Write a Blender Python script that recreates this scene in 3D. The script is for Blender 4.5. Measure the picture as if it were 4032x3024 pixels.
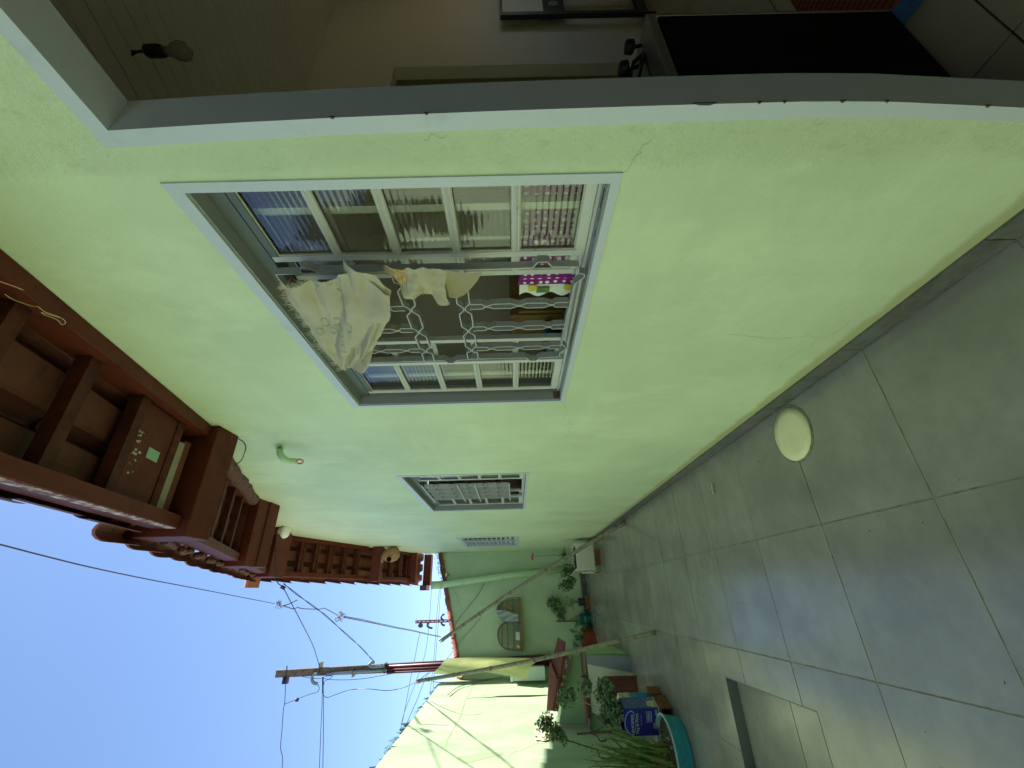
import bpy, bmesh, math, random
from mathutils import Vector, Matrix, noise as mnoise
random.seed(7)
S = bpy.context.scene
COL = S.collection
for o in list(bpy.data.objects):
    bpy.data.objects.remove(o)

# ------------------------------------------------------------------ camera
cd = bpy.data.cameras.new('camera')
cam = bpy.data.objects.new('camera', cd)
COL.objects.link(cam)
cd.sensor_fit = 'HORIZONTAL'
cd.sensor_width = 36.0
cd.lens = 14.566
cd.clip_start = 0.02
cd.clip_end = 2000
M3 = Matrix(((-0.024492, 0.889313, -0.456643), (0.007184, -0.456612, -0.889637), (-0.999674, -0.025069, 0.004794)))
cam.matrix_world = Matrix.Translation((0, 0, 1.45)) @ M3.to_4x4()
S.camera = cam

# ------------------------------------------------------------------ sky, sun, exposure
SUN_TO = Vector((1.8, 1.35, 3.36)).normalized()
world = bpy.data.worlds.new("World")
S.world = world
world.use_nodes = True
nt = world.node_tree
nt.nodes.clear()
sky = nt.nodes.new('ShaderNodeTexSky')
sky.sky_type = 'NISHITA'
sky.sun_disc = False
sky.sun_elevation = math.asin(SUN_TO.z)
sky.sun_rotation = math.atan2(SUN_TO.x, SUN_TO.y)
sky.altitude = 700
sky.air_density = 1.0
sky.dust_density = 0.25
sky.ozone_density = 3.4
bg = nt.nodes.new('ShaderNodeBackground')
bg.inputs['Strength'].default_value = 0.060
wo = nt.nodes.new('ShaderNodeOutputWorld')
nt.links.new(sky.outputs[0], bg.inputs[0])
nt.links.new(bg.outputs[0], wo.inputs[0])
ld = bpy.data.lights.new('sun', 'SUN')
ld.energy = 3.9
ld.angle = math.radians(0.5)
ld.color = (1.0, 0.965, 0.90)
sun = bpy.data.objects.new('sun', ld)
COL.objects.link(sun)
sun.rotation_euler = SUN_TO.to_track_quat('Z', 'Y').to_euler()
sun.location = (6, 4, 12)
S.view_settings.view_transform = 'Standard'
S.view_settings.look = 'None'
S.view_settings.gamma = 1.0
S.view_settings.exposure = 2.0
S.view_settings.use_curve_mapping = False
S.render.engine = 'CYCLES'
S.cycles.use_denoising = True
S.cycles.max_bounces = 10
S.cycles.diffuse_bounces = 7
S.cycles.glossy_bounces = 4
S.cycles.transmission_bounces = 6
S.cycles.transparent_max_bounces = 12
S.cycles.sample_clamp_indirect = 8

# ------------------------------------------------------------------ materials
def lin(r, g, b):
    f = lambda c: c / 12.92 if c <= 0.04045 else ((c + 0.055) / 1.055) ** 2.4
    return (f(r / 255), f(g / 255), f(b / 255))
def mul(c, k):
    return tuple(min(1.0, max(0.0, x * k)) for x in c)

class NT:
    def __init__(s, name):
        s.m = bpy.data.materials.new(name)
        s.m.use_nodes = True
        s.t = s.m.node_tree
        s.b = s.t.nodes['Principled BSDF']
        s.out = s.t.nodes['Material Output']
        s.geo = s.n('ShaderNodeNewGeometry')
        s.pos = s.geo.outputs['Position']
    def n(s, typ, **kw):
        nd = s.t.nodes.new(typ)
        for k, v in kw.items():
            setattr(nd, k, v)
        return nd
    def set(s, sock, v):
        if isinstance(v, bpy.types.NodeSocket):
            s.t.links.new(v, sock)
        elif isinstance(v, tuple) and len(v) == 3 and sock.type == 'RGBA':
            sock.default_value = (*v, 1)
        else:
            sock.default_value = v
    def noise(s, scale, detail=4, rough=0.55, vec=None, dist=0.0, stretch=None):
        nd = s.n('ShaderNodeTexNoise')
        v = vec or s.pos
        if stretch:
            mp = s.n('ShaderNodeMapping')
            s.set(mp.inputs['Vector'], v)
            mp.inputs['Scale'].default_value = stretch
            v = mp.outputs[0]
        s.set(nd.inputs['Vector'], v)
        nd.inputs['Scale'].default_value = scale
        nd.inputs['Detail'].default_value = detail
        nd.inputs['Roughness'].default_value = rough
        nd.inputs['Distortion'].default_value = dist
        return nd.outputs['Fac']
    def ramp(s, fac, lo, hi):
        nd = s.n('ShaderNodeMapRange')
        nd.interpolation_type = 'SMOOTHSTEP'
        s.set(nd.inputs['Value'], fac)
        nd.inputs['From Min'].default_value = lo
        nd.inputs['From Max'].default_value = hi
        return nd.outputs[0]
    def mix(s, fac, a, b, mode='MIX'):
        nd = s.n('ShaderNodeMix', data_type='RGBA', blend_type=mode)
        s.set(nd.inputs['Factor'], fac)
        s.set(nd.inputs['A'] if False else nd.inputs[6], a)
        s.set(nd.inputs[7], b)
        return nd.outputs[2]
    def math(s, op, a, b=0.0):
        nd = s.n('ShaderNodeMath', operation=op)
        s.set(nd.inputs[0], a)
        s.set(nd.inputs[1], b)
        return nd.outputs[0]
    def sep(s):
        nd = s.n('ShaderNodeSeparateXYZ')
        s.set(nd.inputs[0], s.pos)
        return nd.outputs
    def bump(s, h, strength=0.3, dist=0.01):
        nd = s.n('ShaderNodeBump')
        s.set(nd.inputs['Height'], h)
        nd.inputs['Strength'].default_value = strength
        nd.inputs['Distance'].default_value = dist
        s.set(s.b.inputs['Normal'], nd.outputs[0])
    def col(s, c):
        s.set(s.b.inputs['Base Color'], c)
    def rough(s, r):
        s.set(s.b.inputs['Roughness'], r)

def mat(name, c, rough=0.6, var=0.18, scale=8.0, c2=None, lo=0.4, hi=0.65, bump=0.0, bscale=80, spec=0.5, metal=0.0, rand=0.0, stretch=None, coat=0.0):
    k = NT(name)
    base = k.mix(k.noise(scale, stretch=stretch), mul(c, 1 - var), mul(c, 1 + var))
    if c2:
        base = k.mix(k.ramp(k.noise(scale * 1.7, 6, 0.65, stretch=stretch), lo, hi), base, c2)
    if rand:
        oi = k.n('ShaderNodeObjectInfo')
        hs = k.n('ShaderNodeHueSaturation')
        k.set(hs.inputs['Color'], base)
        k.set(hs.inputs['Value'], k.math('ADD', k.math('MULTIPLY', oi.outputs['Random'], 2 * rand), 1 - rand))
        base = hs.outputs[0]
    k.col(base)
    k.rough(k.math('ADD', k.math('MULTIPLY', k.noise(scale * 3), 0.2), rough - 0.1))
    k.b.inputs['Specular IOR Level'].default_value = spec
    k.b.inputs['Metallic'].default_value = metal
    k.b.inputs['Coat Weight'].default_value = coat
    if bump:
        k.bump(k.noise(bscale, 5, 0.6, stretch=stretch), bump, 0.004)
    return k.m

def wall_paint(name, c, pale, stain, grime_z=0.15, dirt=True, streaks=0.0, rough_patch=False):
    k = NT(name)
    a = k.mix(k.ramp(k.noise(1.3, 5, 0.6), 0.35, 0.68), mul(c, 0.92), mul(c, 1.05))
    a = k.mix(k.math('MULTIPLY', k.ramp(k.noise(2.6, 6, 0.7, stretch=(1, 1, 0.55)), 0.48, 0.70), 0.75), a, pale)
    a = k.mix(k.math('MULTIPLY', k.ramp(k.noise(9, 6, 0.7), 0.60, 0.78), 0.22), a, stain)
    a = k.mix(k.math('MULTIPLY', k.ramp(k.noise(5, 5, 0.6, stretch=(1, .22, 1)), 0.56, 0.74), 0.40), a, pale)
    a = k.mix(k.math('MULTIPLY', k.ramp(k.noise(7, 5, 0.65, stretch=(1, 1, .16)), 0.60, 0.80), 0.22), a, stain)
    if streaks:
        a = k.mix(k.math('MULTIPLY', k.ramp(k.noise(3.4, 5, 0.6, stretch=(1, 1, 0.18)), 0.50, 0.75), streaks), a, stain)
    z = k.sep()[2]
    y = k.sep()[1]
    if dirt:
        edge = k.math('ADD', z, k.math('MULTIPLY', k.noise(7, 5, 0.7), -0.075))
        a = k.mix(k.math('MULTIPLY', k.ramp(edge, grime_z - 0.035, grime_z - 0.075), 0.85), a, lin(178, 176, 128))
    a = k.mix(k.math('MULTIPLY', k.ramp(k.noise(85, 3, 0.6), 0.60, 0.72), 0.16), a, stain)
    fine = k.noise(130, 4, 0.6)
    h = k.math('ADD', k.math('MULTIPLY', fine, 0.35), k.math('MULTIPLY', k.noise(18, 5, 0.65), 0.65))
    if rough_patch:
        # hand-patched render beside the door frame: rougher, slightly stained
        edge2 = k.math('ADD', y, k.math('MULTIPLY', k.noise(3.2, 6, 0.7), 0.14))
        m = k.ramp(edge2, 0.715, 0.665)
        k.set(m.node.inputs['Value'], edge2)
        a = k.mix(k.math('MULTIPLY', k.math('MULTIPLY', m, k.ramp(k.noise(30, 6, 0.7, stretch=(1, 1, 0.5)), 0.54, 0.74)), 0.38), a, mul(stain, 0.85))
        h = k.math('ADD', h, k.math('MULTIPLY', k.math('MULTIPLY', m, k.noise(55, 6, 0.7)), 2.2))
    k.col(a)
    k.rough(0.62)
    k.b.inputs['Specular IOR Level'].default_value = 0.3
    k.bump(h, 0.7, 0.004)
    return k.m

GREEN = lin(206, 217, 178)
m_house = wall_paint('house_paint', GREEN, lin(218, 227, 190), lin(176, 190, 146), rough_patch=True)
m_bound = wall_paint('boundary_paint', lin(176, 198, 160), lin(194, 210, 178), lin(138, 158, 122), dirt=False, streaks=0.5)
m_back = wall_paint('back_wall_paint', lin(192, 208, 166), lin(202, 216, 178), lin(164, 180, 142), streaks=0.25)
m_plinth = wall_paint('plinth_paint', lin(170, 202, 150), lin(180, 208, 160), lin(150, 176, 120), dirt=False)
m_frame = mat('frame_paint', lin(196, 200, 204), 0.42, 0.05, 5, c2=lin(184, 188, 188), lo=0.55, hi=0.8, bump=0.08, bscale=40)
m_frame2 = mat('sash_paint', lin(198, 198, 190), 0.45, 0.07, 9, c2=lin(150, 152, 138), lo=0.62, hi=0.8, bump=0.15, bscale=60)
m_frame_shade = mat('frame_paint_shaded', lin(150, 152, 147), 0.5, 0.06, 9, c2=lin(132, 132, 126), lo=0.6, hi=0.8, bump=0.1, bscale=50)  # darker copy of the frame paint, recess shade put into the colour
m_putty = mat('putty', lin(180, 178, 160), 0.8, 0.15, 30, c2=lin(165, 128, 112), lo=0.55, hi=0.7, bump=0.4, bscale=120)
m_grille = mat('grille_paint', lin(172, 173, 166), 0.4, 0.05, 10, c2=lin(150, 140, 125), lo=0.66, hi=0.82)
m_rust = mat('rust', lin(112, 84, 70), 0.9, 0.3, 40, c2=lin(76, 56, 48), bump=0.6)
m_chip = mat('bare_metal_chip', lin(70, 66, 66), 0.8, 0.3, 40)
m_rail = mat('track_metal', lin(92, 98, 96), 0.45, 0.15, 12)
m_wood = mat('painted_timber', lin(92, 41, 27), 0.55, 0.25, 7, c2=lin(66, 29, 20), lo=0.5, hi=0.75, bump=0.35, bscale=30, rand=0.10, spec=0.2)
m_batten = mat('batten_timber', lin(90, 43, 28), 0.6, 0.25, 9, c2=lin(64, 30, 20), bump=0.35, bscale=30, rand=0.15, spec=0.2)
m_weather = mat('weathered_timber', lin(112, 58, 42), 0.7, 0.2, 14, c2=lin(196, 176, 164), lo=0.42, hi=0.62, bump=0.5, bscale=60)
m_tile_r = mat('roof_clay', lin(106, 56, 37), 0.7, 0.25, 9, c2=lin(72, 42, 30), lo=0.5, hi=0.72, bump=0.4, bscale=70, rand=0.2)
m_tile_p = mat('clay_rounded_pink', lin(158, 100, 82), 0.8, 0.25, 9, c2=lin(84, 70, 58), lo=0.55, hi=0.72, bump=0.45, bscale=70, rand=0.18)
m_print = mat('tile_print', lin(70, 48, 36), 0.9, 0.2, 30)
m_cope = mat('coping_clay', lin(150, 80, 60), 0.8, 0.25, 12, c2=lin(116, 60, 46), lo=0.5, hi=0.7, bump=0.5, bscale=60, rand=0.15)
m_board = mat('pale_board', lin(156, 148, 124), 0.7, 0.1, 12)
m_sticker = mat('sticker', lin(146, 178, 150), 0.6, 0.12, 40)
m_white = mat('white_plastic', lin(232, 234, 222), 0.35, 0.04, 10)
m_bulb = mat('bulb_glass', lin(150, 146, 124), 0.25, 0.05, 20)
m_black = mat('black_plastic', lin(26, 27, 26), 0.4, 0.2, 20)
m_wire = mat('cable_black', lin(44, 40, 66), 0.6, 0.2, 20)
m_wireg = mat('cable_grey', lin(96, 98, 104), 0.6, 0.2, 20)
m_copper = mat('copper', lin(188, 120, 70), 0.4, 0.15, 20, metal=0.7)
m_concrete = mat('concrete', lin(112, 98, 82), 0.85, 0.2, 9, c2=lin(84, 74, 62), bump=0.4)
m_redpaint = mat('dark_red_paint', lin(110, 44, 40), 0.5, 0.2, 14, c2=lin(80, 34, 32), bump=0.2)
m_pvc = mat('grey_conduit', lin(120, 136, 142), 0.45, 0.1, 9)
m_pipe = mat('painted_pipe', lin(188, 216, 168), 0.45, 0.06, 6, c2=lin(168, 190, 140), lo=0.55, hi=0.75)
m_bamboo = mat('bamboo', lin(150, 142, 118), 0.7, 0.25, 16, c2=lin(96, 90, 80), lo=0.45, hi=0.65, bump=0.4, bscale=90)
m_bamboo2 = mat('bamboo_pale', lin(152, 146, 114), 0.7, 0.22, 16, c2=lin(112, 108, 88), lo=0.45, hi=0.65, bump=0.4, bscale=90)
m_bark = mat('bark', lin(112, 88, 62), 0.9, 0.3, 40, c2=lin(76, 60, 44), bump=0.5)
m_soil = mat('soil', lin(78, 60, 44), 0.95, 0.35, 40, c2=lin(46, 36, 28), bump=0.8, bscale=100)
m_leaf = mat('leaf_green', lin(74, 112, 58), 0.5, 0.3, 30, c2=lin(110, 140, 78), rand=0.25)
m_leafd = mat('leaf_dark', lin(52, 92, 58), 0.4, 0.25, 20, c2=lin(76, 118, 76), rand=0.15)
m_leafg = mat('leaf_grey_green', lin(88, 118, 76), 0.6, 0.3, 40, c2=lin(118, 142, 94), rand=0.2)
m_grass = mat('blade_green', lin(82, 116, 46), 0.5, 0.3, 14, c2=lin(122, 140, 66), rand=0.3)
m_dry = mat('dry_blade', lin(176, 140, 98), 0.8, 0.25, 20, c2=lin(118, 86, 58), rand=0.2)
m_turq = mat('turquoise_plastic', lin(48, 146, 160), 0.45, 0.12, 8, c2=lin(72, 160, 168), lo=0.5, hi=0.75)
m_rim = mat('faded_rim', lin(150, 190, 184), 0.6, 0.12, 20)
m_styro = mat('polystyrene', lin(216, 212, 192), 0.8, 0.06, 14, c2=lin(150, 128, 96), lo=0.62, hi=0.78, bump=0.5, bscale=70)
m_brick = mat('clay_brick', lin(132, 86, 56), 0.9, 0.2, 12, c2=lin(106, 66, 44), bump=0.5, rand=0.15)
m_hole = mat('brick_hollow', lin(70, 40, 26), 0.95, 0.2, 20)
m_terra = mat('terracotta', lin(138, 66, 44), 0.8, 0.15, 12, c2=lin(150, 66, 42), bump=0.3)
m_potg = mat('green_pot', lin(28, 112, 100), 0.4, 0.15, 14)
m_potd = mat('dark_pot', lin(44, 60, 68), 0.5, 0.15, 14)
m_blue = mat('blue_tin', lin(40, 46, 140), 0.4, 0.15, 9, c2=lin(64, 74, 150), lo=0.55, hi=0.8)
m_blue2 = mat('faded_blue_tin', lin(78, 96, 150), 0.5, 0.2, 20, c2=lin(170, 176, 170), lo=0.55, hi=0.7)
m_sky_tin = mat('sky_blue_tin', lin(40, 128, 170), 0.5, 0.15, 14, c2=lin(70, 148, 180), bump=0.2)
m_cream = mat('cream_paint', lin(214, 208, 160), 0.7, 0.12, 20, c2=lin(168, 160, 120))
m_label = mat('label_print', lin(222, 226, 232), 0.6, 0.08, 40)
m_labely = mat('label_yellow', lin(196, 190, 110), 0.6, 0.1, 40)
m_lid = mat('cream_lid', lin(240, 230, 176), 0.5, 0.05, 8, c2=lin(196, 172, 122), lo=0.58, hi=0.8)
m_tilegrey = mat('loose_tile_grey', lin(136, 142, 142), 0.5, 0.08, 14)
m_tilebeige = mat('loose_tile_beige', lin(206, 204, 176), 0.55, 0.08, 14, c2=lin(170, 166, 136), lo=0.6, hi=0.8)
m_slab = mat('weathered_slab', lin(140, 126, 104), 0.8, 0.2, 20, c2=lin(100, 88, 72))
m_cagewire = mat('cage_wire', lin(124, 114, 100), 0.5, 0.2, 30, metal=0.3)
m_cagewood = mat('cage_timber', lin(142, 112, 84), 0.8, 0.25, 30, c2=lin(112, 84, 62), bump=0.4)
m_yellow = mat('yellow_plastic', lin(214, 196, 60), 0.5, 0.1, 20)
m_canary = mat('canary_feathers', lin(206, 162, 48), 0.8, 0.2, 30)
m_nest = mat('dried_clay', lin(172, 136, 92), 0.9, 0.2, 30, c2=lin(132, 102, 66), bump=0.8, bscale=60)
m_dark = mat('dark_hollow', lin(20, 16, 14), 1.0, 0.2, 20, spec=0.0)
m_peg = mat('peg_timber', lin(140, 108, 60), 0.7, 0.25, 60)
m_string = mat('string', lin(206, 186, 140), 0.9, 0.15, 60)
m_pink = mat('pink_petals', lin(190, 98, 104), 0.6, 0.2, 60)
m_steel = mat('brushed_steel', lin(150, 150, 140), 0.35, 0.1, 30, metal=0.6)
m_oven = mat('black_enamel', lin(10, 10, 9), 0.6, 0.2, 10, spec=0.12)
m_panel = mat('pale_panel', lin(196, 210, 204), 0.4, 0.05, 8)
m_ktile = mat('kitchen_tile', lin(196, 184, 150), 0.35, 0.06, 12, rand=0.05)
m_kgrout = mat('kitchen_grout', lin(70, 62, 48), 0.9, 0.1, 20)
m_kwall = mat('kitchen_plaster', lin(238, 231, 214), 0.8, 0.05, 3, bump=0.1)
m_kwall2 = mat('passage_plaster', lin(188, 180, 140), 0.8, 0.05, 3)
m_plank = mat('ceiling_pvc', lin(214, 210, 194), 0.5, 0.04, 6, rand=0.03)
m_cab = mat('cabinet_timber', lin(150, 118, 70), 0.6, 0.12, 6, c2=lin(124, 94, 52), stretch=(8, 8, 1))
m_bluep = mat('blue_plastic', lin(60, 120, 170), 0.4, 0.1, 20)
m_skirt = mat('skirting_tile', lin(104, 104, 96), 0.35, 0.08, 9, c2=lin(86, 86, 78))
m_pinkboard = mat('sunlit_pink_board', lin(216, 160, 140), 0.8, 0.08, 20)
m_stonepatch = mat('rough_render', lin(214, 212, 176), 0.95, 0.15, 26, c2=lin(176, 168, 128), bump=1.0, bscale=40)
m_crack = mat('crack_line', lin(150, 164, 118), 0.9, 0.1, 30)
m_stain = mat('damp_stain', lin(158, 174, 138), 0.8, 0.1, 12)
m_mortar = mat('brown_mortar', lin(112, 70, 56), 0.95, 0.25, 26, c2=lin(70, 48, 40), bump=1.0, bscale=60)
m_nail = mat('nail', lin(92, 96, 96), 0.4, 0.1, 30, metal=0.6)
m_lime = mat('lime_smear', lin(176, 172, 148), 0.9, 0.2, 40)

def paving():
    k = NT('grey_paving_tile')
    oi = k.n('ShaderNodeObjectInfo')
    a = k.mix(k.ramp(k.noise(3.2, 7, 0.68), 0.3, 0.7), lin(126, 122, 107), lin(145, 141, 125))
    a = k.mix(k.math('MULTIPLY', k.ramp(k.noise(60, 4, 0.7), 0.62, 0.72), 0.25), a, lin(104, 104, 95))
    a = k.mix(k.math('MULTIPLY', k.ramp(k.noise(13, 7, 0.75), 0.64, 0.80), 0.30), a, lin(146, 146, 132))
    a = k.mix(k.math('MULTIPLY', k.ramp(k.noise(9, 3, 0.5, stretch=(1, .12, 1), dist=1.5), 0.70, 0.76), 0.25), a, lin(92, 90, 82))
    hs = k.n('ShaderNodeHueSaturation')
    k.set(hs.inputs['Color'], a)
    k.set(hs.inputs['Value'], k.math('ADD', k.math('MULTIPLY', oi.outputs['Random'], 0.16), 0.92))
    k.col(hs.outputs[0])
    k.rough(k.math('ADD', k.math('MULTIPLY', k.noise(5, 6, 0.7), 0.14), 0.12))
    k.b.inputs['Specular IOR Level'].default_value = 0.75
    k.bump(k.noise(45, 5, 0.6), 0.06, 0.0015)
    return k.m
m_pave = paving()
m_grout = mat('floor_grout', lin(146, 138, 116), 0.95, 0.15, 14, c2=lin(122, 108, 82), bump=0.4)
m_earth = mat('ground_earth', lin(150, 140, 118), 0.95, 0.2, 3)

def glass(name, tint, w):
    k = NT(name)
    tr = k.n('ShaderNodeBsdfTransparent')
    tr.inputs[0].default_value = (*tint, 1)
    gl = k.n('ShaderNodeBsdfGlossy')
    gl.inputs['Roughness'].default_value = 0.10
    fr = k.n('ShaderNodeFresnel')
    fr.inputs['IOR'].default_value = 1.55
    mx = k.n('ShaderNodeMixShader')
    k.set(mx.inputs[0], k.math('MINIMUM', k.math('ADD', fr.outputs[0], w), 1.0))
    k.t.links.new(tr.outputs[0], mx.inputs[1])
    k.t.links.new(gl.outputs[0], mx.inputs[2])
    k.t.links.new(mx.outputs[0], k.out.inputs[0])
    return k.m
m_glass = glass('fluted_glass', (0.90, 0.93, 0.90), 0.09)
m_shard = glass('bottle_glass', (0.80, 0.90, 0.86), 0.12)
m_bag = glass('clear_plastic', (0.80, 0.84, 0.84), 0.10)
k_ = NT('clear_bag')
mx_ = k_.n('ShaderNodeMixShader'); mx_.inputs[0].default_value = 0.55
tr_ = k_.n('ShaderNodeBsdfTransparent')
k_.b.inputs['Base Color'].default_value = (*lin(196, 206, 206), 1)
k_.b.inputs['Roughness'].default_value = 0.25
k_.bump(k_.noise(22, 4, 0.6), 0.9, 0.02)
k_.t.links.new(tr_.outputs[0], mx_.inputs[1]); k_.t.links.new(k_.b.outputs[0], mx_.inputs[2])
k_.t.links.new(mx_.outputs[0], k_.out.inputs[0])
m_bag = k_.m

def cloth_mat(name, base, blot, edge, trans=0.25):
    k = NT(name)
    a = k.mix(k.ramp(k.noise(5, 4, 0.6), 0.35, 0.7), mul(base, 0.94), mul(base, 1.05))
    if blot:
        # printed outlines: rings where a noise field crosses a level
        n = k.noise(16, 2, 0.4)
        ring = k.ramp(k.math('ABSOLUTE', k.math('SUBTRACT', n, 0.60)), 0.016, 0.004)
        a = k.mix(k.math('MULTIPLY', ring, 0.55), a, blot)
        a = k.mix(k.math('MULTIPLY', k.ramp(k.noise(60, 2, 0.5), 0.68, 0.74), 0.45), a, edge)
    k.col(a)
    k.rough(0.9)
    k.b.inputs['Specular IOR Level'].default_value = 0.1
    k.bump(k.noise(260, 3, 0.6), 0.4, 0.002)
    tl = k.n('ShaderNodeBsdfTranslucent')
    k.set(tl.inputs[0], a)
    mx = k.n('ShaderNodeMixShader')
    mx.inputs[0].default_value = trans
    k.t.links.new(k.b.outputs[0], mx.inputs[1])
    k.t.links.new(tl.outputs[0], mx.inputs[2])
    k.t.links.new(mx.outputs[0], k.out.inputs[0])
    return k.m
m_cloth = cloth_mat('printed_cloth', lin(204, 196, 170), None, None)
m_cloth2 = cloth_mat('stained_cloth', lin(204, 196, 166), None, None)
m_plaid = mat('brown_check_print', lin(196, 168, 118), 0.9, 0.1, 30, c2=lin(164, 128, 80))
m_cloth3 = cloth_mat('cloth_back', lin(184, 172, 136), None, None)
m_sheet = cloth_mat('yellow_green_sheet', lin(208, 212, 152), None, None, 0.42)

def dots():
    k = NT('purple_polka_dots')
    mp = k.n('ShaderNodeMapping')
    k.set(mp.inputs['Vector'], k.pos)
    v = k.n('ShaderNodeTexVoronoi')
    v.inputs['Scale'].default_value = 34
    v.inputs['Randomness'].default_value = 0.25
    k.set(v.inputs['Vector'], mp.outputs[0])
    mp.inputs['Scale'].default_value = (0.0, 1.0, 1.0)
    k.col(k.mix(k.ramp(v.outputs['Distance'], 0.30, 0.24), lin(140, 20, 124), lin(240, 234, 240)))
    k.rough(0.85)
    return k.m
m_dots = dots()
def rugm():
    k = NT('woven_rug')
    w = k.n('ShaderNodeTexWave')
    k.set(w.inputs['Vector'], k.pos)
    w.inputs['Scale'].default_value = 9
    w.inputs['Distortion'].default_value = 1.5
    c = k.mix(k.ramp(w.outputs['Fac'], 0.62, 0.72), lin(176, 70, 34), lin(66, 56, 42))
    k.col(c); k.rough(0.95)
    k.bump(k.noise(150), 0.6, 0.004)
    return k.m
m_rug = rugm()

# ------------------------------------------------------------------ mesh helpers
class MB:
    def __init__(s):
        s.v, s.f = [], []
    def add(s, vs, fs):
        n = len(s.v)
        s.v += [Vector(v) for v in vs]
        s.f += [tuple(i + n for i in f) for f in fs]
        return s
    def box(s, x0, x1, y0, y1, z0, z1):
        return s.add([(x0, y0, z0), (x1, y0, z0), (x1, y1, z0), (x0, y1, z0), (x0, y0, z1), (x1, y0, z1), (x1, y1, z1), (x0, y1, z1)],
                     [(0, 3, 2, 1), (4, 5, 6, 7), (0, 1, 5, 4), (1, 2, 6, 5), (2, 3, 7, 6), (3, 0, 4, 7)])
    def obox(s, o, a, b, c):
        o, a, b, c = map(Vector, (o, a, b, c))
        return s.add([o, o + a, o + a + b, o + b, o + c, o + a + c, o + a + b + c, o + b + c],
                     [(0, 3, 2, 1), (4, 5, 6, 7), (0, 1, 5, 4), (1, 2, 6, 5), (2, 3, 7, 6), (3, 0, 4, 7)])
    def prism(s, pts, e):
        pts = [Vector(p) for p in pts]
        e = Vector(e)
        n = len(pts)
        fs = [tuple(range(n)), tuple(range(2 * n - 1, n - 1, -1))]
        fs += [(i, (i + 1) % n, n + (i + 1) % n, n + i) for i in range(n)]
        return s.add(pts + [p + e for p in pts], fs)
    def quad(s, a, b, c, d):
        return s.add([a, b, c, d], [(0, 1, 2, 3)])
    def tube(s, pts, r, n=8, cap=True):
        pts = [Vector(p) for p in pts]
        k = len(pts)
        rs = r if isinstance(r, (list, tuple)) else [r] * k
        ref = Vector((0.13, 0.31, 0.94))
        vs, fs = [], []
        for i, p in enumerate(pts):
            t = (pts[min(i + 1, k - 1)] - pts[max(i - 1, 0)]).normalized()
            u = t.cross(ref)
            if u.length < 1e-3:
                u = t.cross(Vector((1, 0, 0)))
            u.normalize()
            w = t.cross(u)
            for j in range(n):
                a = 2 * math.pi * j / n
                vs.append(p + (u * math.cos(a) + w * math.sin(a)) * rs[i])
        for i in range(k - 1):
            for j in range(n):
                fs.append((i * n + j, i * n + (j + 1) % n, (i + 1) * n + (j + 1) % n, (i + 1) * n + j))
        if cap:
            fs.append(tuple(range(n - 1, -1, -1)))
            fs.append(tuple((k - 1) * n + j for j in range(n)))
        return s.add(vs, fs)
    def lathe(s, prof, c, n=24, axis=None):
        c = Vector(c)
        ax = Vector(axis).normalized() if axis else Vector((0, 0, 1))
        u = ax.cross(Vector((0, 1, 0.01))).normalized()
        w = ax.cross(u)
        vs, fs = [], []
        for r, h in prof:
            for j in range(n):
                a = 2 * math.pi * j / n
                vs.append(c + ax * h + (u * math.cos(a) + w * math.sin(a)) * r)
        for i in range(len(prof) - 1):
            for j in range(n):
                fs.append((i * n + j, i * n + (j + 1) % n, (i + 1) * n + (j + 1) % n, (i + 1) * n + j))
        fs.append(tuple(range(n - 1, -1, -1)))
        fs.append(tuple((len(prof) - 1) * n + j for j in range(n)))
        return s.add(vs, fs)
    def grid(s, fn, nu, nv):
        vs = [fn(i / nu, j / nv) for i in range(nu + 1) for j in range(nv + 1)]
        fs = [(i * (nv + 1) + j, (i + 1) * (nv + 1) + j, (i + 1) * (nv + 1) + j + 1, i * (nv + 1) + j + 1) for i in range(nu) for j in range(nv)]
        return s.add(vs, fs)
    def leaf(s, base, d, up, ln, wd, droop=0.25):
        base, d, up = Vector(base), Vector(d).normalized(), Vector(up).normalized()
        sd = d.cross(up)
        if sd.length < 1e-3:
            sd = d.cross(Vector((1, 0, 0.2)))
        sd.normalize()
        up = sd.cross(d).normalized()
        m = base + d * ln * 0.45 + up * ln * 0.06
        q = base + d * ln * 0.8 - up * ln * droop * 0.4
        tip = base + d * ln - up * ln * droop
        return s.add([base, m + sd * wd / 2 + up * wd * 0.12, m, m - sd * wd / 2 + up * wd * 0.12, q + sd * wd * 0.3, q, q - sd * wd * 0.3, tip],
                     [(0, 2, 1), (0, 3, 2), (1, 2, 5, 4), (2, 3, 6, 5), (4, 5, 7), (5, 6, 7)])
    def mesh(s, name, off=Vector((0, 0, 0)), smooth=False):
        me = bpy.data.meshes.new(name)
        me.from_pydata([tuple(v - off) for v in s.v], [], s.f)
        me.validate()
        bm = bmesh.new()
        bm.from_mesh(me)
        bmesh.ops.recalc_face_normals(bm, faces=bm.faces)
        bm.to_mesh(me)
        bm.free()
        if smooth:
            for p in me.polygons:
                p.use_smooth = True
        return me

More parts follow.
